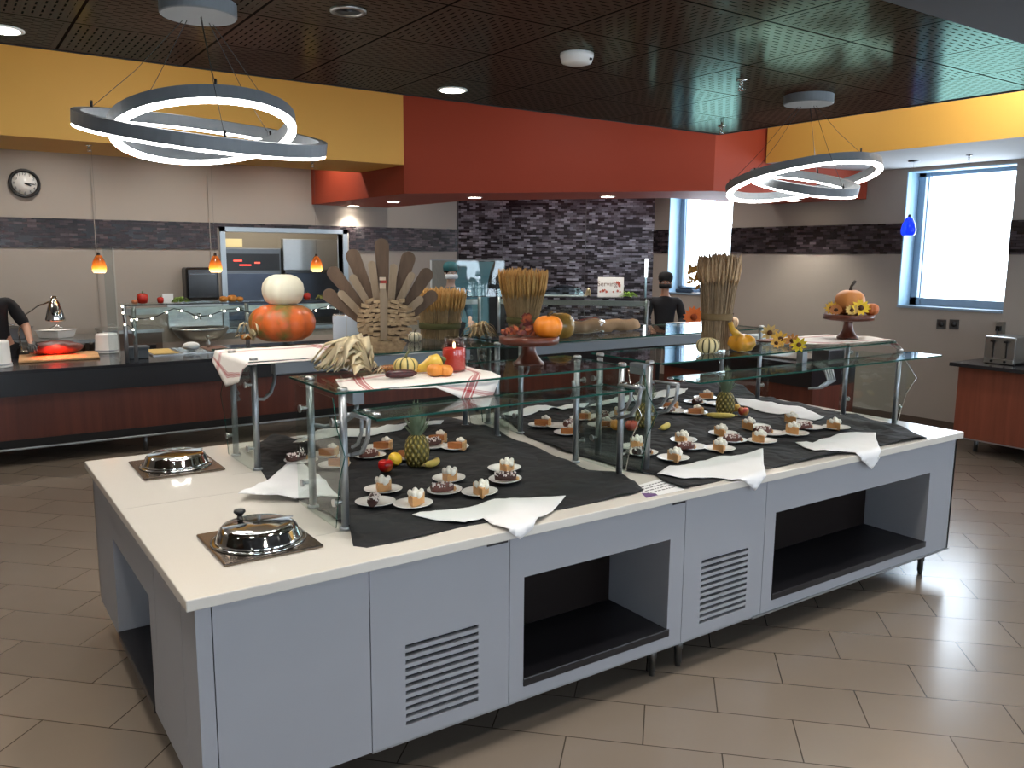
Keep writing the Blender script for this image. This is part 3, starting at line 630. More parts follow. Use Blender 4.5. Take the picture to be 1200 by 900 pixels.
def cloth(name, pts, mat, z0, thick, amp, label, cat, group=None, freq=6, seed=0, step=.035, tilt=None, edge_y=None, drop=0, curl=0, nap_=None):
    """pts: outline in plan; beyond edge_y (a counter edge) the cloth falls down"""
    bm = bmesh.new(); vs = [bm.verts.new((x, y, 0)) for x, y in pts]; bm.faces.new(vs)
    xs = [p[0] for p in pts]; ys = [p[1] for p in pts]
    for lo, hi, nr in ((min(xs), max(xs), (1, 0, 0)), (min(ys), max(ys), (0, 1, 0))):
        k = int((hi - lo) / step)
        for i in range(1, k + 1):
            q = lo + (hi - lo) * i / (k + 1)
            bmesh.ops.bisect_plane(bm, geom=bm.verts[:] + bm.edges[:] + bm.faces[:], plane_co=(q, 0, 0) if nr[0] else (0, q, 0), plane_no=nr)
    bmesh.ops.triangulate(bm, faces=[f for f in bm.faces if len(f.verts) > 4])
    sd = Vector((seed * 7.3, seed * 3.1, 0))
    for v in bm.verts:
        p = v.co.copy(); w = noise.noise(Vector((p.x * freq, p.y * freq * .8, 0)) + sd) * .6 + noise.noise(Vector((p.x * freq * 2.3 + p.y * 5, p.y * freq * 1.4, 4)) + sd) * .4
        w = abs(w) ** 1.2 * 2
        h = amp * w if nap_ is None else (swell(p.x, p.y) if nap_ == 0 else swell(p.x, p.y) + .0045 + amp * .5 * w)
        if tilt: h += tilt(p.x, p.y)
        v.co.z = z0 + .001 + h
        if edge_y is not None and p.y < edge_y:
            s = edge_y - p.y; v.co.y = edge_y - .006 - min(s, .012) * .6 - amp * w * .8; v.co.z = z0 + .002 - max(0, s - .005) + (h if s < .005 else 0)
    me = bpy.data.meshes.new(name); bm.normal_update(); bm.to_mesh(me); bm.free()
    for f in me.polygons: f.use_smooth = True
    o = bpy.data.objects.new(name, me); COL.objects.link(o); me.materials.append(mat)
    c = Vector((sum(xs) / len(xs), sum(ys) / len(ys), z0))
    me.transform(Matrix.Translation(-c)); o.location = c
    s = o.modifiers.new('thick', 'SOLIDIFY'); s.thickness = thick; s.offset = 1
    return tag(o, label, cat, group)
def plan(pts, z): return [tuple(at(x, y, z=z).to_2d()) for x, y in pts]
CZ = IZ + .003
cloth('black_tablecloth', plan([(303, 522), (322, 511), (346, 519), (400, 510), (465, 500), (522, 489), (545, 494), (585, 508), (640, 531), (690, 552), (722, 556), (754, 576), (742, 580), (700, 589), (655, 598), (600, 608), (540, 618), (485, 632), (430, 642), (414, 640), (410, 622), (366, 594), (318, 570), (305, 550)], IZ), M['cloth'], IZ, .003, .017,
      'wrinkled black tablecloth under the desserts nearest the soup wells', 'tablecloth', 'black tablecloths on the island', 5, 1, nap_=0)
cloth('black_tablecloth', plan([(583, 486), (600, 480), (650, 471), (700, 463), (770, 452), (840, 444), (870, 452), (885, 464), (930, 473), (968, 484), (1000, 488), (1044, 497), (1088, 514), (1040, 522), (1000, 530), (960, 538), (906, 549), (860, 560), (800, 574), (778, 566), (768, 558), (735, 553), (700, 541), (660, 530), (617, 512)], IZ), M['cloth'], IZ, .003, .017,
      'long wrinkled black tablecloth under the desserts at the window end', 'tablecloth', 'black tablecloths on the island', 5, 5, nap_=0)
NG = 'folded white napkins on the black tablecloths'
def over(px, py):
    """a point of a napkin corner hanging over the front edge, unrolled into the plane of the top"""
    p = at(px, py, y=IY0 - .012); return (p.x, IY0 - (IZ - p.z))
def nap(pts, hang, label, seed, amp=.014, tilt=None):
    P = []
    for q in pts: P.append(over(*q) if q in hang else tuple(at(*q, z=CZ + .012).to_2d()))
    cloth('white_napkin', P, M['napkin'], IZ + .003, .002, amp, label, 'napkin', NG, 7, seed, .022, edge_y=IY0, tilt=tilt, nap_=1)
nap([(279, 583), (312, 563), (338, 541), (350, 537), (368, 555), (398, 582), (376, 580), (345, 585), (310, 584)], (), 'white napkin lying half off the black cloth beside the soup wells', 2, .012, lambda x, y: .03 * max(0, 1 - abs(x - 1.12) / .14) * max(0, 1 - abs(y - 3.45) / .25))
nap([(483, 604), (492, 601), (520, 597), (550, 593), (580, 586), (620, 583), (663, 580), (648, 598), (609, 635), (596, 626), (578, 614), (566, 606), (545, 612), (510, 608)], ((609, 635), (596, 626)), 'white napkin hanging over the island edge above the first open shelf', 3)
nap([(770, 556), (790, 546), (820, 540), (860, 534), (894, 528), (895, 545), (897, 556), (884, 577), (872, 566), (858, 561), (835, 558), (800, 560)], ((884, 577), (872, 566)), 'white napkin hanging over the island edge above the second vent', 4)
nap([(932, 520), (945, 521), (965, 513), (985, 510), (1025, 509), (1028, 518), (1033, 527), (1030, 538), (1021, 552), (1009, 541), (998, 530), (975, 531), (955, 530)], ((1021, 552), (1009, 541), (1030, 538)), 'white napkin hanging over the island edge near its window end', 5)
nap([(343, 521), (362, 514), (372, 507), (400, 503), (440, 502), (482, 498), (470, 504), (440, 510), (395, 514), (365, 520)], (), 'long white napkin at the rear edge behind the first guard', 6, .008)
nap([(588, 486), (616, 480), (640, 476), (652, 477), (690, 474), (683, 479), (660, 482), (648, 480), (632, 484), (612, 489)], (), 'white napkin at the rear edge behind the cake stand with leaves', 7, .012)
nap([(690, 476), (720, 468), (760, 462), (806, 455), (802, 462), (770, 468), (735, 472), (712, 475)], (), 'white napkin at the rear edge behind the pineapple beside the middle posts', 8, .008)
nap([(861, 469), (885, 470), (905, 474), (940, 480), (966, 489), (955, 492), (920, 487), (890, 481), (868, 475)], (), 'white napkin stretched along the rear edge towards the windows', 9, .008)
nap([(470, 543 - 44), (500, 495), (520, 492), (516, 498), (490, 502)], (), 'small white napkin end showing behind the pineapple in the first guard', 10, .006)
# ---------------------------------------------------------------- plates and desserts (one of each kind, then copies)
PG, DG, CG = 'white dessert plates on the island', 'pumpkin pie slices on plates', 'chocolate pastries on plates'
plate0 = tag(MB().lathe([(.036, 0), (.040, .001), (.052, .006), (.071, .012), (.072, .014), (.070, .0145), (.052, .009), (.038, .005), (.02, .004)], (0, 0, 0), 36, 1.05, .93).build('dessert_plate', M['ceramic'], loc=(0, 0, 0)), 'x', 'plate', PG)
crust = plain('pie_crust', 'D9AC78', .7, var=.15, vs=60, bump=.5, bs=150); fills = (plain('custard_filling', 'D49C62', .5, var=.1, vs=40), plain('pumpkin_filling', 'AE6A36', .45, var=.08, vs=40)); cream = plain('whipped_cream', 'F5EFE2', .5, var=.03, vs=40)
def pie(upright):
    t = thing('pumpkin_pie_slice', 'x', 'pie slice', (0, 0, 0), DG); L, A, hh = .088, .36, .034
    fan = [(0, 0)] + [(L * math.cos(a), L * math.sin(a)) for a in [A * (i / 4 - .5) * 2 for i in range(5)]]
    MB().prism([(x * .94, y * .94) for x, y in fan], .004, hh).build('filling', fills[0 if upright else 1], t, bevel=.003)
    rim = MB().prism([(L * .93 * math.cos(a), L * .93 * math.sin(a)) for a in [-A, -A / 2, 0, A / 2, A]] + [(L * 1.09 * math.cos(a), L * 1.09 * math.sin(a)) for a in [A, A / 2, 0, -A / 2, -A]], .0, hh + .006).prism(fan, 0, .0045)
    rim.build('crust', crust, t, bevel=.003)
    b = MB(); c = (.06, 0, hh) if upright else (.066, .016, hh)
    for i in range(12 if upright else 7): b.ball((c[0] + random.uniform(-.026, .024) * (1 if upright else .6), c[1] + random.uniform(-.024, .024) * (1 if upright else .7), c[2] + random.uniform(.001, .007)), random.uniform(.009, .013), 10, 7)
    b.ball((c[0], c[1], c[2] + .012), (.012, .012, .012), 10, 7).build('whipped_cream', cream, t); return t
pieA, pieB = pie(True), pie(False)
def pastry(k):
    t = thing('chocolate_pastry', 'x', 'pastry', (0, 0, 0), CG); c1 = plain('chocolate_sponge', ('4A2A22', '6E4238')[k], .5, var=.3, vs=70, bump=.6, bs=120)
    MB().tube([(-.04, 0, .019), (-.02, .002, .021), (.02, .002, .021), (.042, 0, .018)], [.012, .0185, .0185, .012], 14).build('roll', c1, t)
    b = MB()
    for i in range(46):
        a_ = random.uniform(-1.2, 1.2); x_ = random.uniform(-.040, .040); b.ball((x_, .0185 * math.sin(a_), .020 + .0185 * math.cos(a_)), random.uniform(.002, .0045), 6, 4)
    b.build('icing', plain('pale_icing', 'E4D6CF', .5), t)
    MB().ball((.047, 0, .012), (.007, .010, .009), 10, 6).build('filling_end', crust, t); return t
pasA, pasB = pastry(0), pastry(1)
for (pp, kd, fp, rz, words) in DS:
    P_ = at(*pp, z=TZc); P_.z = IZ + .0075; place(plate0, P_, random.uniform(-.6, .6), {'u': 'plate with upright pie wedge ', 's': 'plate with flat pie slice ', 'c': 'plate with chocolate pastry ', 'e': 'white plate '}[kd] + words, scale=1.12)
    if fp:
        pr_ = {'u': pieA, 's': pieB, 'c': random.choice((pasA, pasB))}[kd]; p = at(*fp, z=TZc + .02); p.z = IZ + .0135
        if kd == 'u': p -= V3((math.cos(rz), math.sin(rz), 0)) * -.0; q = p - V3((math.cos(rz + PI), math.sin(rz + PI), 0)) * .04
        o = place(pr_, p if kd != 'u' else p + V3((.03, .045, 0)), rz if kd != 'u' else rz + PI + PI * 0, {'u': 'upright pumpkin pie wedge ', 's': 'flat pumpkin pie slice ', 'c': 'iced chocolate pastry '}[kd] + words, scale={'u': (1, 1.05, 1.3), 's': 1.08, 'c': 1.2}[kd])
        if kd == 'u': o.rotation_euler = (0, 0, math.atan2(.8232, .5677) + (rz + 1.8) * .6); o.location = p - V3((.5677, .8232, 0)) * .045
        if kd == 's': o.rotation_euler = (0, 0, math.atan2(-.5677, .8232) + rz)
# ---------------------------------------------------------------- fruit
def fruit(name, c, r, mat, label, cat, squash=.9, stem='3b2a18'):
    t = thing(name, label, cat, (c[0], c[1], c[2]))
    prof = [(.12 * r, .12 * r), (.55 * r, .02 * r), (.9 * r, .45 * r), (1.0 * r, .95 * r), (.88 * r, 1.45 * r), (.5 * r, 1.75 * r * squash), (.15 * r, 1.62 * r * squash), (.03 * r, 1.5 * r * squash)]
    MB().lathe(prof, c, 24).build('body', mat, t, sub=1)
    if stem: MB().tube([(c[0], c[1], c[2] + 1.5 * r * squash), (c[0] + .1 * r, c[1], c[2] + 1.95 * r * squash)], .0022, 6).build('stem', plain('brown_stem', stem, .8), t)
    return t
def two_tone(name, a, b, scale=9, lo=.42, hi=.6, rough=.25):
    n = N(name); n.set(color=n.ramp(n.noise(n.coord(), scale, 2), [(lo, a), (hi, b)]), rough=rough); return n.m
fruit('red_apple', at(452, 553, z=TZc), .038, two_tone('red_apple_skin', 'C01A18', 'D8863C', 9, .5, .72), 'shiny red apple beside the lemon in the first guard', 'apple')
o = MB().ball(at(462, 548, z=TZc) + V3((.02, .03, .034)), (.034, .04, .034), 18, 12).build('lemon', plain('lemon_skin', 'F0C038', .35, bump=.3, bs=260), loc=at(462, 548, z=TZc)); tag(o, 'yellow lemon between the red apple and the first pineapple', 'lemon')
fruit('orange', at(722, 504, z=TZc), .037, plain('orange_skin', 'E8983A', .45, bump=.4, bs=300), 'orange fruit beside the pink apple at the middle posts', 'orange', .98, None)
fruit('pink_apple', at(740, 505, z=TZc), .040, two_tone('pink_apple_skin', 'D8543E', 'E8A050', 12, .5, .7), 'rosy apple between the orange and the second pineapple', 'apple')
fruit('peach_apple', at(871, 487, z=TZc), .036, two_tone('peach_apple_skin', 'D2503C', 'E8B060', 12, .42, .6), 'red and yellow apple beside the third pineapple', 'apple')
fruit('yellow_apple', at(862, 484, z=TZc) + V3((.03, .03, 0)), .034, plain('yellow_apple_skin', 'E8B84A', .3), 'yellow apple half hidden behind the third pineapple', 'apple')
def pine_mat():
    n = N('pineapple_skin'); c = n.coord(); sx = n.node('ShaderNodeSeparateXYZ'); n.put(sx.inputs[0], c)
    th = n.math('MULTIPLY', n.math('ARCTAN2', sx.outputs[1], sx.outputs[0]), 13 / (2 * PI)); z = n.math('MULTIPLY', sx.outputs[2], 46.0)
    a = n.math('PINGPONG', n.math('ADD', th, n.math('MULTIPLY', z, .5)), .5); b = n.math('PINGPONG', n.math('SUBTRACT', th, n.math('MULTIPLY', z, .5)), .5)
    m = n.math('MULTIPLY', n.math('MULTIPLY', a, b), 4.0)
    n.set(color=n.ramp(m, [(.0, '4A4418'), (.25, '7E7030'), (.6, 'B09A4A'), (.95, 'E0CE94')]), rough=.5); n.bump(m, .9, .012); return n.m
pmat = pine_mat(); leafm = plain('pineapple_leaf', '7C8C72', .5, var=.2, vs=30)
def pineapple(p, label, s=1.0):
    t = thing('pineapple', label, 'pineapple', p, 'pineapples')
    MB().lathe([(.03, 0), (.05, .008), (.060, .045), (.062, .085), (.056, .125), (.040, .15), (.02, .158)], p, 30).build('body', pmat, t)
    b = MB()
    for i in range(52):
        k = i / 51; a = i * 2.4; base = p + V3((math.cos(a) * .018 * (1 - k), math.sin(a) * .018 * (1 - k), .148 + .02 * k)); d = V3((math.cos(a), math.sin(a), 0)); L = .06 + .085 * k; sp = .95 - .85 * k
        w = d.cross(V3((0, 0, 1))) * .009; pts = [base + d * (L * sp * q * (1.1 - .2 * q)) + V3((0, 0, L * q * (1.15 - .25 * sp * q))) for q in (0, .35, .7, 1)]
        vs = []
        for q, c in zip((1, 1.1, .7, .08), pts): vs += [c - w * q, c + w * q, c + V3((0, 0, -.002)) - d * .0015]
        b.add(vs, [(3 * j, 3 * j + 1, 3 * j + 4, 3 * j + 3) for j in range(3)] + [(3 * j + 1, 3 * j + 2, 3 * j + 5, 3 * j + 4) for j in range(3)] + [(3 * j + 2, 3 * j, 3 * j + 3, 3 * j + 5) for j in range(3)])
    b.build('leaf_crown', leafm, t)
pineapple(at(488, 547, z=TZc) + V3((.02, .03, -.004)), 'pineapple standing between the lemon and the banana end, first guard')
pineapple(at(757, 502, z=TZc) + V3((.02, .03, -.004)), 'pineapple behind the middle guard post beside the rosy apple')
pineapple(at(851, 487, z=TZc) + V3((.02, .03, -.004)), 'pineapple standing behind the whole banana')
def banana(p0, p1, bend, label, z=.018):
    a, c = V3(p0), V3(p1); d = c - a; s = d.cross(V3((0, 0, 1))).normalized() * bend
    pts = [a + d * k + s * math.sin(PI * k) + V3((0, 0, z)) for k in [i / 10 for i in range(11)]]
    t = thing('banana', label, 'banana', a, 'bananas')
    MB().tube(pts[1:-1], [.009, .015, .018, .0185, .0185, .018, .017, .014, .008], 10).build('peel', plain('banana_peel', 'EBD069', .45, var=.06, vs=20), t)
    MB().tube([pts[-2], pts[-1]], [.006, .005], 6).tube([pts[0], pts[1]], [.004, .008], 6).build('stem', plain('banana_stem', 'A08A50', .7), t)
banana(at(824, 489, z=TZc), at(864, 490, z=TZc), .02, 'whole banana lying in front of the third pineapple')
banana(at(494, 550, z=TZc), at(512, 541, z=TZc), .03, 'banana curling out from behind the first pineapple')
banana(at(772, 506, z=TZc), at(782, 500, z=TZc) + V3((.02, .02, 0)), .02, 'banana end showing behind the middle guard post')
# printed sheet on the bare stone between the cloths
P = [at(x, y, z=IZ) for x, y in ((744, 570), (776, 561), (802, 574), (757, 584))]; t = thing('printed_sheet', 'white printed paper sheet with purple corner on the bare stone strip', 'paper', P[0])
MB().slab([p + V3((0, 0, .001)) for p in P], (0, 0, .001)).build('paper', plain('white_paper', 'E6E6E6', .7), t)
def q4(u, v): return P[0] * (1 - u) * (1 - v) + P[1] * u * (1 - v) + P[2] * u * v + P[3] * (1 - u) * v
b = MB()
for i in range(4):
    v = .18 + .17 * i; random.seed(i); u = .12
    while u < .84:
        w = random.uniform(.04, .12); b.slab([q4(u, v) + V3((0, 0, .0022)), q4(u + w, v) + V3((0, 0, .0022)), q4(u + w, v + .05) + V3((0, 0, .0022)), q4(u, v + .05) + V3((0, 0, .0022))], (0, 0, .0003)); u += w + .03
b.build('print', plain('dark_print', '55505a', .7), t)
MB().slab([q4(u, v) + V3((0, 0, .0022)) for u, v in ((0, .6), (.3, .85), (.3, 1), (0, 1))], (0, 0, .0004)).build('purple_corner', plain('purple_print', '5E3F70', .6), t)
# ---------------------------------------------------------------- things on the glass shelves
random.seed(11)
def span(px, p): return px * (V3(p) - CAM).dot(CF) / FPX
def facing(p):
    d = V3((p[0] - CAM.x, p[1] - CAM.y, 0)).normalized(); return V3((d.y, -d.x, 0)), d
GT = TZ + .001
def pumpkin(name, p, r, h, mat, label, cat='pumpkin', ribs=10, deep=.07, stem='5a4a2c', sl=.3, lean=None, group=None, stemh=.35, segs=60):
    t = thing(name, label, cat, p, group)
    prof = [(.05, .10), (.3, .01), (.6, .0), (.85, .12), (.98, .34), (1, .52), (.95, .70), (.82, .84), (.62, .94), (.38, .995), (.16, .985), (.03, .95)]
    MB().lathe([(a * r, b * h) for a, b in prof], p, segs, rib=lambda th, k: 1 - deep * abs(math.cos(ribs * th / 2)) ** 6 * min(1, 4 * k * (1 - k) + .2)).build('body', mat, t)
    if stem: MB().tube([V3(p) + V3((0, 0, .88 * h)), V3(p) + V3((.05 * r, 0, h * (1 + stemh * .4))), V3(p) + V3((sl * r, 0, h * (1 + stemh)))], [.16 * r, .09 * r, .11 * r], 8).build('stem', plain('dry_stem', stem, .8, bump=.5), t)
    return t
def striped(name, a, b, k=10, w=.25):
    n = N(name); sx = n.node('ShaderNodeSeparateXYZ'); n.put(sx.inputs[0], n.coord())
    th = n.math('ABSOLUTE', n.math('COSINE', n.math('MULTIPLY', n.math('ARCTAN2', sx.outputs[1], sx.outputs[0]), k / 2)))
    f = n.math('GREATER_THAN', n.math('ADD', th, n.math('MULTIPLY', n.noise(n.coord(), 60), .06)), 1 - w * .12 + .02)
    n.set(color=n.mix(f, lin(a), lin(b)), rough=.4); return n.m
def mottled(name, a, b, c, sc=9): n = N(name); n.set(color=n.ramp(n.noise(n.coord(), sc, 4), [(.36, a), (.5, b), (.66, c)]), rough=.38); return n.m
# --- striped kitchen towels
def towel_mat():
    n = N('white_towel_red_stripes'); uv = n.node('ShaderNodeUVMap').outputs[0]; sx = n.node('ShaderNodeSeparateXYZ'); n.put(sx.inputs[0], uv)
    def st(c):
        a = n.math('ABSOLUTE', n.math('SUBTRACT', c, .0)); m = None
        for p0, w in ((.10, .005), (.125, .014), (.15, .005), (.88, .005), (.855, .014), (.83, .005)):
            q = n.math('LESS_THAN', n.math('ABSOLUTE', n.math('SUBTRACT', c, p0)), w); m = q if m is None else n.math('MAXIMUM', m, q)
        return m
    mm = n.math('MULTIPLY', n.math('ADD', st(sx.outputs[0]), n.math('MULTIPLY', st(sx.outputs[1]), .8)), .75)
    n.set(color=n.mix(n.math('MINIMUM', mm, 1.0), lin('E6E0DA'), lin('A3262C')), rough=.9); n.bump(n.noise(n.coord(), 500), .2, .002); return n.m
TM = towel_mat()
def sheet(name, rows, mat, amp, label, cat, group=None, sub=6, seed=0):
    """rows of 3D control points, bilinearly filled"""
    R, Cn = len(rows), len(rows[0]); vs, fs, uvs = [], [], []; NU, NV = (Cn - 1) * sub, (R - 1) * sub
    for j in range(NV + 1):
        for i in range(NU + 1):
            a, b = min(i // sub, Cn - 2), min(j // sub, R - 2); u, v = i / sub - a, j / sub - b
            P = [V3(rows[b][a]), V3(rows[b][a + 1]), V3(rows[b + 1][a]), V3(rows[b + 1][a + 1])]
            p = P[0] * (1 - u) * (1 - v) + P[1] * u * (1 - v) + P[2] * (1 - u) * v + P[3] * u * v
            w = abs(noise.noise(V3((p.x * 9 + seed, p.y * 9, p.z * 6)))); p = p + V3((0, 0, amp * w)); vs.append(p); uvs.append((i / NU, j / NV))
    fs = [(j * (NU + 1) + i, j * (NU + 1) + i + 1, (j + 1) * (NU + 1) + i + 1, (j + 1) * (NU + 1) + i) for j in range(NV) for i in range(NU)]
    c = sum(vs, V3((0, 0, 0))) / len(vs); me = bpy.data.meshes.new(name); me.from_pydata([tuple(v - c) for v in vs], [], fs)
    l = me.uv_layers.new(name='UVMap')
    for lp in me.loops: l.data[lp.index].uv = uvs[lp.vertex_index]
    for f in me.polygons: f.use_smooth = True
    me.materials.append(mat); o = bpy.data.objects.new(name, me); o.location = c; COL.objects.link(o)
    s = o.modifiers.new('thick', 'SOLIDIFY'); s.thickness = .002; s.offset = 1
    return tag(o, label, cat, group)
TG = 'striped kitchen towels on the glass shelves'; z = GT + .001
sheet('kitchen_towel', [[(1.150, 4.40, 1.36), (1.172, 4.42, z), (1.5, 4.42, z), (1.86, 4.46, z)], [(1.145, 4.15, 1.26), (1.172, 4.15, z), (1.5, 4.15, z), (1.86, 4.2, z)],
    [(1.150, 3.95, 1.31), (1.172, 3.90, z), (1.5, 3.90, z), (1.72, 3.885, z)], [(1.152, 3.92, 1.37), (1.175, 3.875, 1.400), (1.5, 3.873, 1.402), (1.69, 3.872, 1.33)]], TM, .006, 'white towel with red stripes under the stacked pumpkins', 'towel', TG)
sheet('kitchen_towel', [[(1.30, 3.14, z), (1.6, 3.24, z), (1.9, 3.27, z), (1.96, 3.2, z)], [(1.25, 2.98, z), (1.5, 3.0, z), (1.8, 3.0, z), (1.96, 3.0, z)],
    [(1.24, 2.875, z), (1.45, 2.875, z), (1.62, 2.872, z), (1.92, 2.868, z)], [(1.25, 2.866, z), (1.45, 2.853, 1.405), (1.60, 2.850, 1.398), (1.84, 2.845, 1.285)]], TM, .007, 'white towel with red stripes under the gourds and candle, corner hanging down', 'towel', TG, seed=3)
sheet('kitchen_towel', [[(4.02, 3.30, z), (4.4, 3.36, z), (4.7, 3.34, z), (4.815, 3.32, z), (4.87, 3.30, 1.395)], [(4.1, 3.1, z), (4.4, 3.08, z), (4.7, 3.05, z), (4.83, 3.05, z + .008), (4.93, 3.03, 1.375)],
    [(4.3, 2.95, z), (4.5, 2.93, z), (4.7, 2.90, z), (4.83, 2.87, z + .004), (4.92, 2.86, 1.352)]], TM, .007, 'white towel with red stripes under the cake stand with the big pumpkin', 'towel', TG, seed=6)
# --- stacked pumpkins
p = at(328, 402, z=GT) + V3((.05, .09, .008)); r = span(38, p)
pumpkin('flat_pumpkin', p, r, span(42, p), mottled('orange_green_pumpkin_skin', '6E6A30', 'C8602A', 'DC6A2C', 7), 'wide flat orange pumpkin with green blotches below the white one', ribs=12, deep=.06, stem=None)
q = p + V3((.01, 0, span(41, p))); pumpkin('white_pumpkin', q, span(24, p), span(35, p), plain('white_pumpkin_skin', 'E6E0C8', .45, var=.05, vs=12), 'cream white pumpkin standing on the wide orange pumpkin', ribs=12, deep=.04, stem=None)
# --- corn husks, raffia
husk = plain('dry_husk', 'E8D4AC', .8, var=.2, vs=14); raff = plain('raffia', 'CDB084', .85, var=.2, vs=20)
def ribbons(b, p, n, L, w, up=(0, .1), spread=PI, a0=0, droop=.5):
    for i in range(n):
        a = a0 + random.uniform(-spread, spread); d = V3((math.cos(a), math.sin(a), 0)); l = L * random.uniform(.5, 1); h = random.uniform(*up); s = d.cross(V3((0, 0, 1))); tw = random.uniform(-.6, .6)
        pts = [V3(p) + d * l * k + V3((0, 0, max(.003, h * math.sin(PI * min(1, k * (1 - droop / 3 + .2))) + .004))) + s * tw * l * k * k * .5 for k in (0, .25, .5, .75, 1)]
        vs = []; ww = w * random.uniform(.6, 1.3)
        for q, c in zip((.5, 1, 1, .8, .15), pts): vs += [c - s * ww * q, c + s * ww * q + V3((0, 0, ww * .5)), c + V3((0, 0, .0015)) + s * ww * q * .1]
        sm = b.smooth; b.smooth = True
        b.add(vs, [(3 * j, 3 * j + 1, 3 * j + 4, 3 * j + 3) for j in range(4)] + [(3 * j + 1, 3 * j + 2, 3 * j + 5, 3 * j + 4) for j in range(4)] + [(3 * j + 2, 3 * j, 3 * j + 3, 3 * j + 5) for j in range(4)]); b.smooth = sm
    return b
def bunch(name, p, n, L, w, mat, label, cat, **k): o = ribbons(MB(), p, n, L, w, **k).build(name, mat, loc=p); tag(o, label, cat); return o
def cob(p, ang, L, mat, label, g='dried corn cobs'):
    d = V3((math.cos(ang), math.sin(ang), 0)); t = thing('corn_cob', label, 'corn', p, g)
    MB().tube([p + V3((0, 0, .016)) + d * L * k for k in (0, .15, .5, .85, 1)], [.010, .016, .018, .014, .004], 14).build('kernels', mat, t)
    ribbons(MB(), p + V3((0, 0, .016)), 5, .05, .008, (0, .03), .6, ang + PI).build('husk', husk, t)
def kern(a, b): n = N('corn_kernels'); v = n.node('ShaderNodeTexVoronoi'); n.put(v.inputs['Vector'], n.coord()); v.inputs['Scale'].default_value = 170; n.set(color=n.mix(n.math('GREATER_THAN', v.outputs['Distance'], .5), lin(a), lin(b)), rough=.35); n.bump(v.outputs['Distance'], -.6, .004); return n.m
p = at(298, 402, z=GT) + V3((0, .02, .006)); bunch('corn_husk', p, 12, .10, .010, husk, 'pale dry corn husks leaning on the wide orange pumpkin', 'corn husk', up=(.03, .11), droop=1)
p = at(284, 400, z=GT) + V3((0, .02, .006)); cob(p, .2, .09, kern('C8862E', '8A4A18'), 'short orange corn cob left of the pale husks under the pumpkins')
p = at(437, 440, z=GT) + V3((.0, .03, .006)); bunch('corn_husk', p, 85, .24, .022, husk, 'large fan of pale dry corn husks on the towel of the first guard', 'corn husk', up=(.03, .15), spread=1.25, a0=2.45, droop=.9)
cob(at(452, 445, z=GT) + V3((0, .0, .006)), -.25, .13, kern('4A1518', '2A0C10'), 'dark red corn cob at the towel front before the husks')
cob(at(447, 440, z=GT) + V3((.0, .035, .006)), -.15, .17, kern('A87038', '6A3A1A'), 'brown and yellow corn cob behind the dark red one')
g1 = pumpkin('striped_pumpkin', at(476, 442, z=GT) + V3((.03, .06, .006)), .053, .068, striped('cream_green_stripes', 'DCC47A', '4A4A22', 10, .5), 'small yellow pumpkin with green stripes between corn cobs and gourd', stem='6a6a4a', stemh=.4)
p = at(506, 440, z=GT) + V3((.02, .03, .006)); t = thing('bottle_gourd', 'yellow gourd with green tip lying before the candle', 'gourd', p, 'gourds on the towel')
rt, dp = facing(p); MB().tube([p + rt * x + V3((0, 0, z_)) for x, z_ in ((-.085, .014), (-.06, .018), (-.03, .026), (0, .040), (.03, .05), (.045, .055))], [.010, .015, .024, .036, .034, .012], 18).build('body', two_tone('yellow_gourd_skin', 'E3BE52', 'D8A840', 14), t)
MB().tube([p + rt * .04 + V3((0, 0, .055)), p + rt * .058 + V3((0, 0, .062))], [.02, .006], 12).build('green_tip', plain('dark_green_gourd', '4A5424', .4), t)
for i, (px, rr) in enumerate(((514, .036), (528, .032))): pumpkin('mini_pumpkin', at(px, 443, z=GT) + V3((.0, .03 + .01 * i, .006)), rr, rr * 1.35, plain('orange_pumpkin_skin', 'DC8A32', .4, var=.1, vs=30), ('mini orange pumpkin beside the yellow gourd on the towel', 'mini orange pumpkin touching the red candle jar')[i], ribs=9, stem=None, group='mini orange pumpkins on the towel')
p = at(534, 437, z=GT) + V3((.01, .03, .006)); t = thing('jar_candle', 'red candle burning in a glass jar on the towel corner', 'candle', p)
jar = MB().lathe([(.036, .001), (.040, .006), (.040, .074), (.036, .086), (.030, .090), (.031, .106), (.033, .108), (.029, .108), (.028, .09), (.037, .076), (.037, .005)], p, 32).build('glass_jar', glass('jar_glass', 'F4F4F4', .12, .97), t)
n = N('red_wax'); n.set(color=lin('C43226'), rough=.35, sss=.1, emit=lin('D8402A'), power=.12)
MB().lathe([(.035, .004), (.0365, .01), (.0365, .070), (.034, .073)], p, 30).build('wax', n.m, t)
MB().ball(p + V3((0, 0, .082)), (.004, .004, .010), 10, 8).build('flame', glow('flame', 'FFE0A0', 6), t)
t.scale = (1.35,) * 3; t.location = p
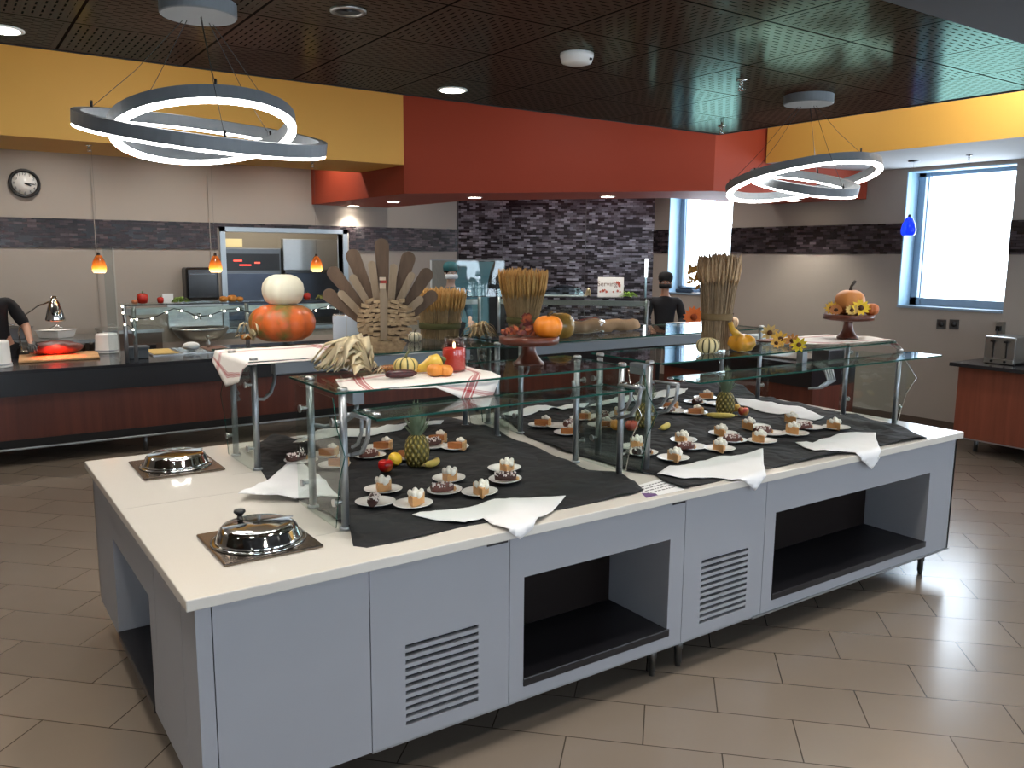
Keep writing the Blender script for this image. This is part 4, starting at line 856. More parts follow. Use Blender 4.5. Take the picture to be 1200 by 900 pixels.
# --- wooden turkey
p = at(449, 411, z=GT) + V3((.02, .03, 0)); rt, dp = facing(p); ms = span(1, p)
def tp(x, y, d=0): return p + rt * ((x - 449) * ms) + V3((0, 0, (411 - y) * ms)) + dp * d
tk = thing('wooden_turkey', 'turkey decoration of stacked driftwood chips with fan of wooden paddles', 'decoration', p)
wd, wl, wm = wood('dark_paddle_wood', '54402F', '6E5642', (1, 1, .2), 25, .7), wood('pale_stick_wood', '8E7A60', 'A8927A', (1, 1, .2), 25, .75), wood('driftwood_chip', '8E7050', 'CDB088', (1, 1, 1.6), 28, .8)
def paddle(a, c, w, mat, nm, dep, tap=.55):
    a, c = V3((a[0], a[1], 0)), V3((c[0], c[1], 0)); d = (c - a); L = d.length; d.normalize(); s = V3((-d.y, d.x, 0)); P = []
    for i in range(9): an = PI * (i / 8); P.append(c - d * w * .5 + (s * math.cos(an) + d * math.sin(an)) * w / 2)
    pl = P + [a - s * w * tap / 2, a + s * w * tap / 2]
    MB().slab([tp(q.x, q.y, dep) for q in pl], dp * .012).build(nm, mat, tk, bevel=.001)
for i, (tx, ty, bx, by, w) in enumerate(((381, 343, 424, 378, 16), (388, 316, 432, 372, 16), (412, 295, 440, 365, 17), (448, 282, 450, 365, 17), (481, 297, 461, 365, 17), (504, 317, 468, 372, 16), (511, 344, 474, 378, 15))): paddle((bx, by), (tx, ty), w, wd, 'tail_paddle', .045 + .0015 * i)
for i, (tx, ty, bx, by, w) in enumerate(((398, 343, 426, 372, 9), (413, 324, 436, 366, 9), (436, 308, 443, 365, 9), (462, 311, 457, 365, 9), (484, 321, 462, 366, 9), (495, 350, 470, 372, 9))): paddle((bx, by), (tx, ty), w, wl, 'tail_stick', .030 + .001 * i, .9)
b = MB().ball((0, 0, 0), (28 * ms, .045, 28 * ms), 20, 12); b.xf(Matrix.Translation(tp(449, 381, .025)) @ Matrix((rt, dp, V3((0, 0, 1)))).transposed().to_4x4()).build('body_core', plain('core_shadow_wood', '5A4632', .8), tk)
b = MB()
for row in range(11):
    y = 354 + row * 5.2; hw = 31 * math.sqrt(max(.05, 1 - ((y - 378) / 33) ** 2)); x = -hw
    while x < hw:
        w = random.uniform(6, 12); fx = (x + w / 2) / 34; c = tp(449 + x + w / 2, y + random.uniform(-1, 1), -.0 - .058 * math.sqrt(max(0, 1 - fx * fx - ((y - 378) / 40) ** 2)) + .012)
        a = random.uniform(-.35, .35); u = rt * math.cos(a) + V3((0, 0, math.sin(a))); b.obox(c, u * w * .47 * ms, dp * random.uniform(.008, .016), V3((0, 0, 2.3 * ms)) * random.uniform(.8, 1.05)); x += w * .93
c_ = b.build('wood_chips', wm, tk); tag(c_, kind='stuff')
MB().slab([tp(x, y, -.064) for x, y in ((445, 398), (453, 398), (454, 350), (452, 338), (445, 338), (445, 350))], dp * .015).build('neck', wl, tk, bevel=.002)
MB().slab([tp(x, y, -.068) for x, y in ((445, 339), (452, 339), (452, 333), (445, 333))], dp * .014).build('beak_block', wood('pale_block', 'C8B090', 'D8C4A8'), tk)
MB().slab([tp(x, y, -.070) for x, y in ((446, 333), (453, 333), (453, 329.5), (446, 329.5))], dp * .014).build('red_wattle', plain('red_paint_chip', 'A8382A', .6), tk)
MB().slab([tp(x, y, -.068) for x, y in ((445, 329.5), (452, 329.5), (452, 326), (445, 326))], dp * .014).build('head_block', wood('pale_block_two', 'C8B090', 'D8C4A8'), tk)
b = MB()
for i in range(11):
    x = 428 + i * 4.2; a = (x - 449) / 40; u = V3((0, 0, 1)) * math.cos(a) + rt * math.sin(a); b.obox(tp(x, 407, -.02 - .02 * math.cos(a * 2)), rt * 2.3 * ms, dp * .008, u * 6 * ms)
b.build('base_chips', wm, tk)
# --- wheat sheaves
def sheaf(p, r0, rw, r1, h, hb, bandm, label, n=210, earl=.08, ec=('BC8F50', 'A87E38'), sc=('AC9066', '8A7440')):
    t = thing('wheat_sheaf', label, 'wheat sheaf', p, 'wheat sheaves'); st, er = MB(), MB()
    for i in range(n):
        a = i * 2.39996; k = math.sqrt((i + .5) / n); d = V3((math.cos(a), math.sin(a), 0)); hh = h * random.uniform(.93, 1.02) * (1 - .04 * k); fl = r1 * k
        base, mid = p + d * r0 * k + V3((0, 0, .001)), p + d * rw * k + V3((0, 0, hb)); top = p + d * fl * .9 + V3((0, 0, hh - earl)); tip = p + d * fl * (1.05) + V3((0, 0, hh)) + V3((random.uniform(-1, 1), random.uniform(-1, 1), 0)) * .006
        st.tube([base, mid, top], .0022, 4, cap=False); er.tube([top, top.lerp(tip, .3), top.lerp(tip, .75), tip], [.002, .0085, .0075, .001], 5)
    a_ = st.build('stalks', plain('wheat_stalk', sc[0], .8, var=.45, vs=40), t); e_ = er.build('ears', plain('wheat_ear', ec[0], .85, var=.35, vs=60, bump=.6, bs=300), t); tag(a_, kind='stuff'); tag(e_, kind='stuff')
    MB().lathe([(rw * 1.03, hb - .018), (rw * 1.07, hb - .014), (rw * 1.07, hb + .014), (rw * 1.03, hb + .018)], p, 30).build('band', bandm, t); return t
olive = plain('olive_ribbon', '55522A', .8)
p = at(516, 397, z=GT) + V3((.02, .04, 0)); u = span(1, p); sheaf(p, 22 * u, 23 * u, 30 * u, 60 * u, 15 * u, olive, 'short wheat sheaf with olive ribbon beside the wooden turkey', earl=.12)
p = at(615, 398, z=GT) + V3((.02, .05, 0)); u = span(1, p); sheaf(p, 16 * u, 18 * u, 28 * u, 83 * u, 22 * u, olive, 'wheat sheaf with olive ribbon and flared top behind the cake stand with leaves', earl=.15)
p = at(842, 410, z=GT) + V3((.02, .04, 0)); u = span(1, p); s3 = sheaf(p, 16 * u, 17 * u, 24 * u, 112 * u, 38 * u, plain('jute_band', '7A6444', .9), 'tallest wheat sheaf, bound with jute, between striped pumpkin and yellow gourd', 240, .13, ('C2A27C', '96784A'), ('A68E70', '6E5A3C'))
b = MB(); leafs = plain('autumn_leaf', 'B8843C', .8, var=.3, vs=30)
def leaf(b, c, L, d, nrm):
    d, nrm = V3(d).normalized(), V3(nrm).normalized(); s = d.cross(nrm).normalized(); P = []
    for k, w in ((0, .02), (.2, .28), (.32, .16), (.5, .38), (.6, .2), (.78, .24), (1, .0)): P.append((k, w))
    pts = [c + d * L * k + s * L * w for k, w in P] + [c + d * L * k - s * L * w for k, w in P[::-1][1:]]
    b.slab(pts, nrm * .0015)
rt, dp = facing(p)
for i in range(11): leaf(b, p + rt * (-24 - random.uniform(-3, 5)) * u + V3((0, 0, random.uniform(75, 100) * u)) - dp * .01, random.uniform(.03, .05), rt * -.5 + V3((0, 0, random.uniform(-1.2, .6))), -dp + V3((random.uniform(-.5, .5), 0, random.uniform(-.4, .4))))
b.build('autumn_leaf', leafs, s3)
# --- raffia, little white pumpkin, steel box behind the turkey
p = at(562, 398, z=GT) + V3((.03, .05, 0)); bunch('raffia_bunch', p, 70, .12, .008, raff, 'tangle of raffia and husks between the short sheaf and the cake stand', 'raffia', up=(.02, .10), droop=.8)
pumpkin('striped_pumpkin', at(487, 401, z=GT) + V3((.01, .03, 0)), .043, .055, striped('white_green_stripes', 'DED2B4', '4E4A2C', 9, .5), 'small white pumpkin with green stripes between turkey and short sheaf', stem='55503a', stemh=.35, group=None)
p = at(404, 402, z=GT) + V3((.04, .07, 0)); t = thing('napkin_dispenser', 'tall brushed metal dispenser behind the wooden turkey', 'dispenser', p)
rt, dp = facing(p); MB().obox(p + V3((0, 0, .075)), rt * .075, dp * .04, V3((0, 0, .075))).build('body', plain('pale_satin_metal', 'B8BEC4', .4, .6), t, bevel=.004)
MB().obox(p - rt * .035 + V3((0, 0, .154)), rt * .035, dp * .03, V3((0, 0, .006))).build('lid', M['chrome'], t, bevel=.003)
MB().obox(p - dp * .041 + rt * .004 + V3((0, 0, .075)), rt * .003, dp * .002, V3((0, 0, .07))).build('seam', M['steel'], t)
# --- cake stands
def cake_stand(p, h, rp, rb, label):
    t = thing('cake_stand', label, 'cake stand', p, 'dark red wooden cake stands')
    MB().lathe([(rb, 0), (rb * 1.0, .008), (rb * .8, .02), (rb * .52, .05), (rb * .42, h * .6), (rb * .45, h - .03), (rb * .55, h - .024)], p, 36).build('foot', M['standwood'], t)
    MB().lathe([(rp * .9, h - .036), (rp, h - .030), (rp, h - .002), (rp * .97, h)], p, 44).build('plate', M['standwood'], t)
    return t
p = at(620, 428, z=GT) + V3((.02, .03, 0)); u = span(1, p); cake_stand(p, 33 * u, 35 * u, 18 * u, 'dark wooden cake stand with autumn leaves and a mini pumpkin on it')
c = p + V3((0, 0, 33 * u + .001)); rt, dp = facing(p); b = MB()
for i in range(46):
    a = random.uniform(0, 2 * PI); leaf(b, c + rt * random.uniform(-28, 6) * u + dp * random.uniform(-.05, .03) + V3((0, 0, random.uniform(.002, .045) * (1 - .3 * random.random()))), random.uniform(.025, .045), (math.cos(a), math.sin(a), random.uniform(-.2, .9)), (random.uniform(-1, 1), -1, random.uniform(.1, 1)))
for k in range(5): leaf(b, c - rt * .012 + V3((0, 0, .04)), .07, (random.uniform(-.3, .3), random.uniform(-.3, .3), 1), -dp + V3((random.uniform(-.5, .5), 0, 0)))
o = b.build('leaf_arrangement', two_tone('rust_leaf', '5A1E1C', 'B05A30', 25, .45, .62, .7), loc=c); tag(o, 'dark red and rust leaf cluster lying on the cake stand', 'leaves')
pumpkin('mini_pumpkin', c + rt * 22 * u - dp * .02, 17 * u, 24 * u, plain('bright_pumpkin_skin', 'E58422', .4, var=.06, vs=20), 'bright mini orange pumpkin on the cake stand with leaves', ribs=9, stem='4a3a1c', stemh=.2, group='mini pumpkin on stand')
p = at(659, 397, z=GT) + V3((.03, .06, 0)); u = span(1, p); pumpkin('tan_gourd', p, 17 * u, 29 * u, two_tone('tan_gourd_skin', '9A7838', 'B08A48', 12), 'tan rounded gourd behind the bright mini pumpkin', 'gourd', ribs=8, deep=.02, stem=None)
p = at(995, 398, z=GT) + V3((.01, .02, .007)); u = span(1, p); cake_stand(p, 28 * u, 28 * u, 12 * u, 'dark wooden cake stand with big pumpkin and sunflowers at the window end')
c = p + V3((0, 0, 28 * u + .001)); rt, dp = facing(p)
pumpkin('orange_pumpkin', c + rt * .0, 17 * u, 28 * u, plain('dull_orange_skin', 'C88040', .45, var=.08, vs=14), 'orange pumpkin with long dark stem on the cake stand near the windows', ribs=10, deep=.02, stem='2e241a', stemh=.35, sl=.45)
def flower(c, r_, d, pet, label, k=12, mid='4A2C14', g='artificial sunflowers'):
    r = r_ * 1.3; t = thing('sunflower', label, 'flower', c, g); q = V3((0, 0, 1)).rotation_difference(V3(d)); b = MB()
    for i in range(k):
        a = 2 * PI * i / k + random.uniform(-.1, .1); rd = q @ V3((math.cos(a), math.sin(a), .25)); nn = q @ V3((0, 0, 1)); s = rd.cross(nn).normalized()
        b.slab([V3(c) + rd * r * x + s * r * y for x, y in ((.25, -.10), (.65, -.19), (1, 0), (.65, .19), (.25, .10))], nn * .002)
    b.build('petals', plain('petal_' + pet, pet, .7, var=.15, vs=40), t); MB().ball(V3(c) + (q @ V3((0, 0, .1 * r))), (r * .3,) * 3, 10, 7).build('disc', plain('flower_disc', mid, .9), t)
flower(c + rt * 12 * u - dp * .09 + V3((0, 0, .042)), .045, -dp * 1 + V3((.2, 0, .5)), 'E2BE2E', 'yellow sunflower at the front of the pumpkin cake stand')
flower(c - rt * 19 * u - dp * .06 + V3((0, 0, .035)), .035, -dp * 1 + V3((-.3, 0, .6)), 'DCB23C', 'small yellow sunflower at the window-far side of the pumpkin cake stand')
flower(c + rt * 3 * u - dp * .11 + V3((0, 0, .028)), .033, -dp + V3((0, 0, .7)), 'C8A860', 'pale sunflower low before the big orange pumpkin')
flower(c - rt * 14 * u - dp * .09 + V3((0, 0, .024)), .035, -dp + V3((0, 0, .9)), 'A0622C', 'rust coloured flower low on the pumpkin cake stand')
pumpkin('mini_pumpkin', c + rt * 24 * u - dp * .0 , 8 * u, 13 * u, plain('rust_skin', 'B86430', .5), 'tiny rust pumpkin at the rim of the cake stand near the windows', ribs=8, stem=None)
# --- brown paper roll in clear wrap
a0, a1 = at(662, 393, z=GT) + V3((.02, .06, 0)), at(752, 387, z=GT) + V3((.0, .05, 0)); dd = (a1 - a0); b = MB(); pts = [a0 + dd * k / 12 + V3((0, 0, .038 + .008 * math.sin(k * 1.7))) for k in range(13)]
b.tube(pts, [.034, .042, .046, .048, .045, .047, .044, .046, .042, .044, .043, .040, .030], 18); 
for i, v in enumerate(b.v): b.v[i] = v + V3((0, 0, .010 * noise.noise(v * 30))) + V3((0, .03 * noise.noise(v * 14 + V3((5, 5, 5))), 0)); b.v[i].z = max(b.v[i].z, GT + .001)
t = thing('paper_roll', 'rolled crumpled brown paper partly wrapped in shiny clear film', 'paper roll', a0); b.build('brown_paper', plain('brown_paper', 'A5835E', .75, var=.15, vs=18, bump=.5, bs=30), t)
b = MB(); b.tube([q + V3((0, -.004, .003)) for q in pts[:7]], [.043, .051, .055, .057, .054, .055, .047], 14)
for i, v in enumerate(b.v): b.v[i] = v + V3((0, 0, .012 * noise.noise(v * 45))); b.v[i].z = max(b.v[i].z, GT + .0005)
b.build('clear_film', glass('clear_film', 'F6F8FA', .3, .98), t)
# --- around the tall sheaf
pumpkin('striped_pumpkin', at(831, 414, z=GT) + V3((.01, .02, 0)), .062, .080, striped('cream_dark_stripes', 'DCCB98', '3E3A1E', 11, .5), 'small cream pumpkin with dark stripes before the tallest sheaf', stem=None)
p = at(866, 412, z=GT) + V3((.02, .0, 0)); rt, dp = facing(p); t = thing('winged_gourd', 'yellow orange winged gourd beside the tallest sheaf', 'gourd', p)
MB().lathe([(.02, 0), (.05, .01), (.068, .04), (.06, .075), (.035, .09), (.01, .095)], p, 40, rib=lambda th, k: 1 + .22 * math.cos(5 * th) * (.3 + k)).build('body', two_tone('winged_gourd_skin', 'D8962A', 'A8812E', 10), t)
MB().tube([p + V3((0, 0, .08)) - rt * .02, p - rt * .055 + V3((0, 0, .12)), p - rt * .065 + V3((0, 0, .155))], [.025, .016, .014], 10).build('neck', two_tone('winged_gourd_neck', 'D8A63A', 'B8922E', 12), t)
pumpkin('striped_pumpkin', at(863, 384, z=GT) + V3((.0, .04, .0)), .045, .075, striped('pale_orange_stripes', 'E2BF94', 'B87A48', 8, .4), 'pale orange striped pumpkin showing behind the tallest sheaf', stem=None)
p = at(897, 401, z=GT); t = thing('wooden_dish', 'small dark wooden dish under the artificial flowers', 'dish', p); MB().lathe([(.03, 0), (.055, .006), (.06, .012), (.05, .010)], p, 28).build('dish', M['standwood'], t)
for (px, py, r, c_, lb) in ((902, 388, .045, 'D8B870', 'pale artificial flower at the top of the loose flower group'), (914, 396, .042, 'D8A838', 'golden artificial flower in the middle of the loose flower group'), (928, 398, .036, 'B87838', 'rust artificial flower of the loose flower group'), (936, 403, .036, 'D8C020', 'bright yellow flower at the window end of the loose group'), (909, 401, .03, 'D0A048', 'small golden flower low on the wooden dish')):
    q = at(px, py + 8, z=GT); rt, dp = facing(q); flower(q + V3((0, 0, .03)), r, -dp + V3((random.uniform(-.4, .4), 0, .6)), c_, lb, 9, '5A3A20', 'artificial flowers on the dish')
# ---------------------------------------------------------------- the far serving line
random.seed(21)
def counter(p0, p1, depth, side, label, wood_z=(.24, .64), legs=True):
    p0, p1 = V3(p0), V3(p1); d = (p1 - p0); L = d.length; d.normalize(); w = V3((-d.y, d.x, 0)) * side; t = thing('counter_unit', label, 'counter', p0, 'dark counters of the far serving line')
    c = (p0 + p1) / 2
    def bb(z0, z1, f, k, nm, mt, e=0): return MB().obox(c + w * (f + k) / 2 + V3((0, 0, (z0 + z1) / 2)), d * (L / 2 + e), w * (k - f) / 2, V3((0, 0, (z1 - z0) / 2))).build(nm, mt, t)
    bb(.84, .87, -.02, depth, 'worktop', M['black_stone'], .01); bb(.64, .84, .0, depth - .03, 'apron', M['black']); bb(.24, .64, .03, depth - .03, 'wood_front', M['cherry']); bb(.17, .24, .02, depth - .03, 'plinth', M['void'])
    MB().tube([p0 - w * .02 + V3((0, 0, .165)), p1 - w * .02 + V3((0, 0, .165))], .011, 8).build('bottom_rail', M['alu'], t)
    k = max(2, int(L / 1.6))
    for i in range(k + 1):
        q = p0 + d * (.15 + (L - .3) * i / k) + w * .08; MB().tube([q, q + V3((0, 0, .17))], .02, 10).build('leg', M['steel_dark'], t)
    return t
counter((-2.4, 8.5, 0), (5.55, 8.5, 0), 1.15, 1, 'long black topped counter with cherry wood front before the clock wall')
counter((5.62, 8.46, 0), (6.97, 7.12, 0), .75, 1, 'short angled black counter with cherry wood front before the mosaic wall')
counter((7.02, 7.05, 0), (7.02, 5.0, 0), .75, 1, 'black counter running towards the camera beneath the windows')
def far_guard(p0, p1, side, label, posts):
    p0, p1 = V3(p0), V3(p1); d = (p1 - p0); L = d.length; d.normalize(); w = V3((-d.y, d.x, 0)) * side; c = (p0 + p1) / 2; t = thing('sneeze_guard', label, 'sneeze guard', p0, 'glass sneeze guards of the far serving line')
    MB().obox(c + w * .18 + V3((0, 0, 1.416)), d * L / 2, w * .18, V3((0, 0, .005))).build('top_glass', M['glass'], t)
    MB().obox(c - w * .002 + V3((0, 0, 1.416)), d * L / 2, w * .002, V3((0, 0, .006))).build('glass_edge', M['blacksteel'], t)
    MB().obox(c + w * .2 + V3((0, 0, 1.345)), d * (L / 2 - .03), w * .05, V3((0, 0, .03))).build('heat_lamp_bar', M['steel'], t)
    MB().obox(c + w * .02 + V3((0, 0, 1.22)), d * (L / 2 - .05), w * .003, V3((0, 0, .17))).build('front_glass', M['glass'], t)
    for k in posts: MB().tube([p0 + d * L * k + w * .05 + V3((0, 0, .872)), p0 + d * L * k + w * .05 + V3((0, 0, 1.41))], .02, 10).build('post', M['alu'], t)
    return t
gx0 = at(146, 353, y=8.52).x
far_guard((gx0, 8.52, 0), (5.5, 8.52, 0), 1, 'long glass guard of the far line with vegetables on top', (0, .02, .285, .56, .98))
far_guard((5.60, 8.50, 0), (6.93, 7.17, 0), 1, 'angled glass guard of the far line with the printed card on top', (0.02, .97))
FT = 1.423
def fa(px, py=352): q = at(px, py, y=8.66); return V3((q.x, 8.66, FT))
def fd(px): # on top of the angled guard
    A, B = V3((5.72, 8.60, FT)), V3((7.05, 7.27, FT)); best = min(range(101), key=lambda i: abs(((A.lerp(B, i / 100) - CAM).dot(CR) / (A.lerp(B, i / 100) - CAM).dot(CF)) * FPX + 600 - px)); return A.lerp(B, best / 100)
pep = plain('red_pepper_skin', 'C02818', .25)
def pepper(p, r, label, mat=pep):
    t = thing('bell_pepper', label, 'pepper', p, 'produce on the far glass guard'); MB().lathe([(.3 * r, 0), (.8 * r, .1 * r), (r, .9 * r), (.95 * r, 1.5 * r), (.5 * r, 1.8 * r), (.1 * r, 1.6 * r)], p, 24, rib=lambda th, k: 1 - .12 * abs(math.cos(2 * th)) ** 4).build('body', mat, t)
    MB().tube([p + V3((0, 0, 1.6 * r)), p + V3((.1 * r, 0, 2.2 * r))], .006, 6).build('stem', plain('green_stem', '4a6a2a', .7), t)
pepper(fa(167), .055, 'large red bell pepper on the far guard nearest its end post'); pepper(fa(188), .033, 'small red pepper beside the white card on the far guard'); pepper(fa(360), .04, 'red tomato pepper on the far guard before the ovens')
pumpkin('mini_pumpkin', fa(158), .03, .04, plain('peach_skin', 'C87850', .5), 'peach coloured gourd at the very end of the far guard', ribs=8, stem=None)
for px, r, lb in ((262, .042, 'orange gourd on the far guard behind the towel flap'), (272, .05, 'rounder orange gourd in the middle of three on the far guard'), (281, .036, 'pale orange gourd last of three on the far guard')): pumpkin('orange_gourd', fa(px), r, r * 1.3, plain('orange_gourd_skin', 'C8802E', .45, var=.15, vs=20), lb, 'gourd', ribs=7, stem=None, group='orange gourds on the far guard')
green = plain('leafy_green', '7C9A3C', .7, var=.3, vs=30)
def greens(p, n, L, label, m_=None, up=(.01, .05)): return bunch('leafy_greens', p, n, L, .012, m_ or green, label, 'greens', up=up)
greens(fa(212), 26, .12, 'bunch of leafy greens beside the dispenser on the far guard'); greens(fa(377), 16, .09, 'small heap of yellow green leaves beside the tomato pepper', plain('pale_green', 'A8A858', .7, var=.3, vs=30))
q = fa(197); o = MB().box((q.x - .05, q.y, FT), (q.x + .05, q.y + .004, FT + .09)).build('blank_card', M['ceramic'], loc=q); tag(o, 'plain white card standing on the far guard', 'card')
greens(fd(738), 26, .13, 'bright green vegetables beside the printed card', plain('bright_green', '86B030', .6, var=.3, vs=30), (.01, .06)); bunch('corn_husk', fd(691), 16, .10, .010, husk, 'pale corn husk curling beside the printed card', 'corn husk', up=(.02, .10), spread=1.2, a0=2.4)
# printed card
q = fd(715); rt, dp = facing(q); s = span(1, q); t = thing('printed_card', 'white printed card with red leaves standing on the angled guard', 'card', q)
def card(x, z_, d=0): return q + rt * (x * s) + V3((0, 0, z_ * s)) - dp * d
MB().slab([card(-15, 0), card(15, 0), card(15, 23), card(-15, 23)], dp * .005).build('card_board', M['ceramic'], t)
b = MB()
for x, z_, r in ((9, 16, 3), (7, 17, 2), (10, 13, 2.2), (4, 17, 1.3), (-9, 7, 2.5), (-5, 6, 2.2), (-12, 6, 1.6), (3, 6, 1.4), (8, 7, 2), (11, 6, 1.4), (-7, 8, 1.6)):
    b.slab([card(x + r * math.cos(a) * (1 if k % 2 else .5), z_ + r * math.sin(a) * (1 if k % 2 else .5), .001) for k, a in enumerate([i * PI / 5 for i in range(10)])], -dp * .001)
b.build('red_leaf_print', plain('red_print', 'B85A48', .7), t)
def text(body, p, size, rt_, up_, mat, nm, parent, ext=.0006):
    cu = bpy.data.curves.new(nm, 'FONT'); cu.body = body; cu.size = size; cu.extrude = ext; cu.align_x = 'CENTER'; cu.materials.append(mat)
    o0 = bpy.data.objects.new(nm, cu); COL.objects.link(o0); bpy.context.view_layer.update(); me = bpy.data.meshes.new_from_object(o0); COL.objects.unlink(o0); bpy.data.objects.remove(o0); o = bpy.data.objects.new(nm, me); COL.objects.link(o); o.parent = parent; n_ = V3(rt_).cross(V3(up_)); mm = Matrix((rt_, up_, n_)).transposed().to_4x4(); mm.translation = V3(p) - root_loc(parent); o.matrix_local = mm; return o
text('Serving', card(-4, 12.5, .0012), 8 * s, rt, V3((0, 0, 1)), plain('brown_print', '7A6258', .7), 'lettering', t)
# clear dome, light stick, clear partition and teal stand-in
q = fd(660); rt, dp = facing(q); s = span(1, q); t = thing('domed_display', 'clear domed display cover beside the wheat sheaf on the angled guard', 'display cover', q)
P = [(-22, 0), (22, 0)] + [(22 * math.cos(a) if math.cos(a) < 0 else 22 * math.cos(a), 13 * math.sin(a)) for a in [PI * k / 12 for k in range(13)]][0:]
dome = [q + rt * 24 * s] + [q + rt * (24 * math.cos(a)) * s + V3((0, 0, 13 * math.sin(a) * s)) for a in [PI * k / 14 for k in range(1, 14)]] + [q - rt * 24 * s]
MB().slab(dome, dp * .22).build('cover', glass('dome_acrylic', 'DDEBEE', .25, .9), t); MB().slab([q + rt * (x * s) + V3((0, 0, z_)) for x, z_ in ((-27, 0), (27, 0), (27, .006), (-27, .006))], dp * .25).build('tray', M['ceramic'], t)
q = fd(757); t = thing('light_stick', 'slim upright light stick at the end of the angled guard', 'lamp', q); MB().tube([q, q + V3((0, 0, .24))], .012, 10).build('pole', plain('pale_acrylic', 'A8C8D8', .2), t); MB().tube([q + V3((0, 0, .24)), q + V3((0, 0, .46))], .018, 12).build('tube', glow('stick_light', 'F4FAFF', 1.6), t)
q0, q1 = fa(506), fd(592); q1 = V3((5.62, 8.75, FT)); rt, dp = facing(fa(548)); c0 = at(505, 348, y=8.68); c0.z = FT; s = span(1, c0)
t = thing('clear_partition', 'clear acrylic partition with white edge standing on the far guard', 'partition', c0)
MB().slab([c0, c0 + rt * 86 * s, c0 + rt * 86 * s + V3((0, 0, 42 * s)), c0 + V3((0, 0, 42 * s))], dp * .006).build('panel', M['plex'], t)
MB().slab([c0 - rt * .008, c0 + rt * .014, c0 + rt * .014 + V3((0, 0, 42 * s)), c0 - rt * .008 + V3((0, 0, 42 * s))], dp * .01).build('white_edge', M['ceramic'], t)
MB().slab([c0 + V3((0, 0, 41.5 * s)), c0 + rt * 86 * s + V3((0, 0, 41.5 * s)), c0 + rt * 86 * s + V3((0, 0, 42.5 * s)), c0 + V3((0, 0, 42.5 * s))], dp * .01).build('top_edge', M['alu'], t)
e = at(560, 348, y=10.6); s = span(1, e); t = thing('teal_cutout', 'teal fabric banner behind the clear partition and capped person', 'cutout', e); rt, dp = facing(e)  # flat stand-in for an unidentified teal shape
def bn(x, y): return e + rt * ((x - 560) * s) + V3((0, 0, (348 - y) * s))
MB().slab([bn(x, y) for x, y in ((520, 420), (574, 420), (573, 348), (572, 330), (575, 315), (579, 307), (534, 307), (538, 315), (530, 330))], dp * .01).build('backing', plain('teal_tone', '5E8C98', .6, var=.18, vs=5), t)
b = MB().slab([bn(574, 425), bn(592, 425), bn(592, 307), bn(579, 307), bn(574, 320), bn(571, 335)], dp * .02); b.build('black_border', M['blacksteel'], t)
MB().slab([bn(x, y) + V3((0, 0, 0)) - dp * .006 for x, y in ((547, 339), (552, 341), (552, 342.5), (547, 340.5))], dp * .004).build('white_mark', M['ceramic'], t)
b = MB().tube([bn(530, 425), bn(530, 500)], .012, 8).tube([bn(585, 425), bn(585, 500)], .012, 8); b.build('stand', M['steel_dark'], t)
# string of lights along the guard
t = thing('string_lights', 'string of small lights wound round the far guard', 'string lights', (gx0, 8.5, 1.2)); pts = []; random.seed(4)
for i in range(34): pts.append(V3((gx0 + .02 + i * .068, 8.485, 1.33 - .035 * math.sin(i * .8) + random.uniform(-.015, .015))))
pts = [V3((gx0 - .03, 8.48, 1.42)), V3((gx0 - .03, 8.47, 1.36)), V3((gx0 - .02, 8.47, 1.25)), V3((gx0 + .05, 8.47, 1.20)), V3((gx0 + .04, 8.475, 1.29))] + pts
MB().tube(pts, .005, 5).build('wire', M['blacksteel'], t); gl = glow('tiny_bulb', 'FFF6E0', 8)
for i in list(range(0, 5)) + list(range(6, len(pts), 2)): MB().ball(pts[i] + V3((0, -.006, -.008)), .0095, 8, 6).build('bulb', gl, t)
# things on the long counter
CT = .871
def ca(px, py): return at(px, py, z=CT)
p = ca(126, 413)
def bowls(p, r, h, label):
    t = thing('crock', label, 'crock', p, 'white tapered crocks'); MB().lathe([(r * 1.08, 0), (r * 1.08, .012), (r * 1.0, .02), (r * .93, h * .9), (r * .86, h), (r * .3, h)], p, 32).build('body', M['ceramic'], t); MB().lathe([(r * 1.05, .02), (r * 1.06, .03), (r * 1.03, .035)], p, 32).build('rim_band', plain('grey_glaze', 'B8BAC0', .3), t)
bowls(p, .115, .20, 'white upside down crock beside the cutting board at the guard end'); bowls(V3((at(-4, 410, y=8.85).x, 8.85, CT)), .11, .24, 'white crock cut by the picture border beside the person in black')
P = [ca(20, 424), ca(98, 421), ca(112, 414), ca(28, 415)]
t = thing('cutting_board', 'light wooden carving board under the roast', 'cutting board', P[0]); MB().slab([V3((P[0].x, 9.02, CT)), V3((P[1].x + .14, 9.02, CT)), V3((P[1].x + .2, 9.6, CT)), V3((P[0].x + .05, 9.6, CT))], (0, 0, .022)).build('board', M['board'], t, bevel=.006)
rp = at(66, 414, z=CT + .03); rp.z = CT + .0225; t = thing('roast_meat', 'dark roast under red heat light on the carving board', 'roast', rp)
b = MB().ball(rp + V3((0, 0, .06)), (.25, .12, .075), 26, 14)
for i, v in enumerate(b.v): b.v[i] = v + V3((0, 0, .018 * noise.noise(v * 14)))
for i in range(len(b.v)): b.v[i].z = max(b.v[i].z, rp.z)
b.build('meat', plain('roast_crust', '6A2E22', .4, var=.4, vs=20, bump=.7, bs=40), t)
hp = at(64, 362, y=9.2); t = thing('heat_lamp', 'chrome heat lamp on a curved arm above the roast', 'heat lamp', (hp.x, hp.y, CT))
MB().lathe([(.085, -.115), (.088, -.10), (.05, .06), (.03, .09), (.03, .12), (.012, .125)], hp, 26).build('shade', M['chrome'], t)
bp = at(26, 412, z=CT); MB().tube([bp, bp + V3((-.02, 0, .2)), bp + V3((.02, 0, .36)), bp.lerp(hp, .55) + V3((0, 0, .23)), hp + V3((-.04, 0, .07))], .008, 8).build('curved_arm', M['chrome'], t)
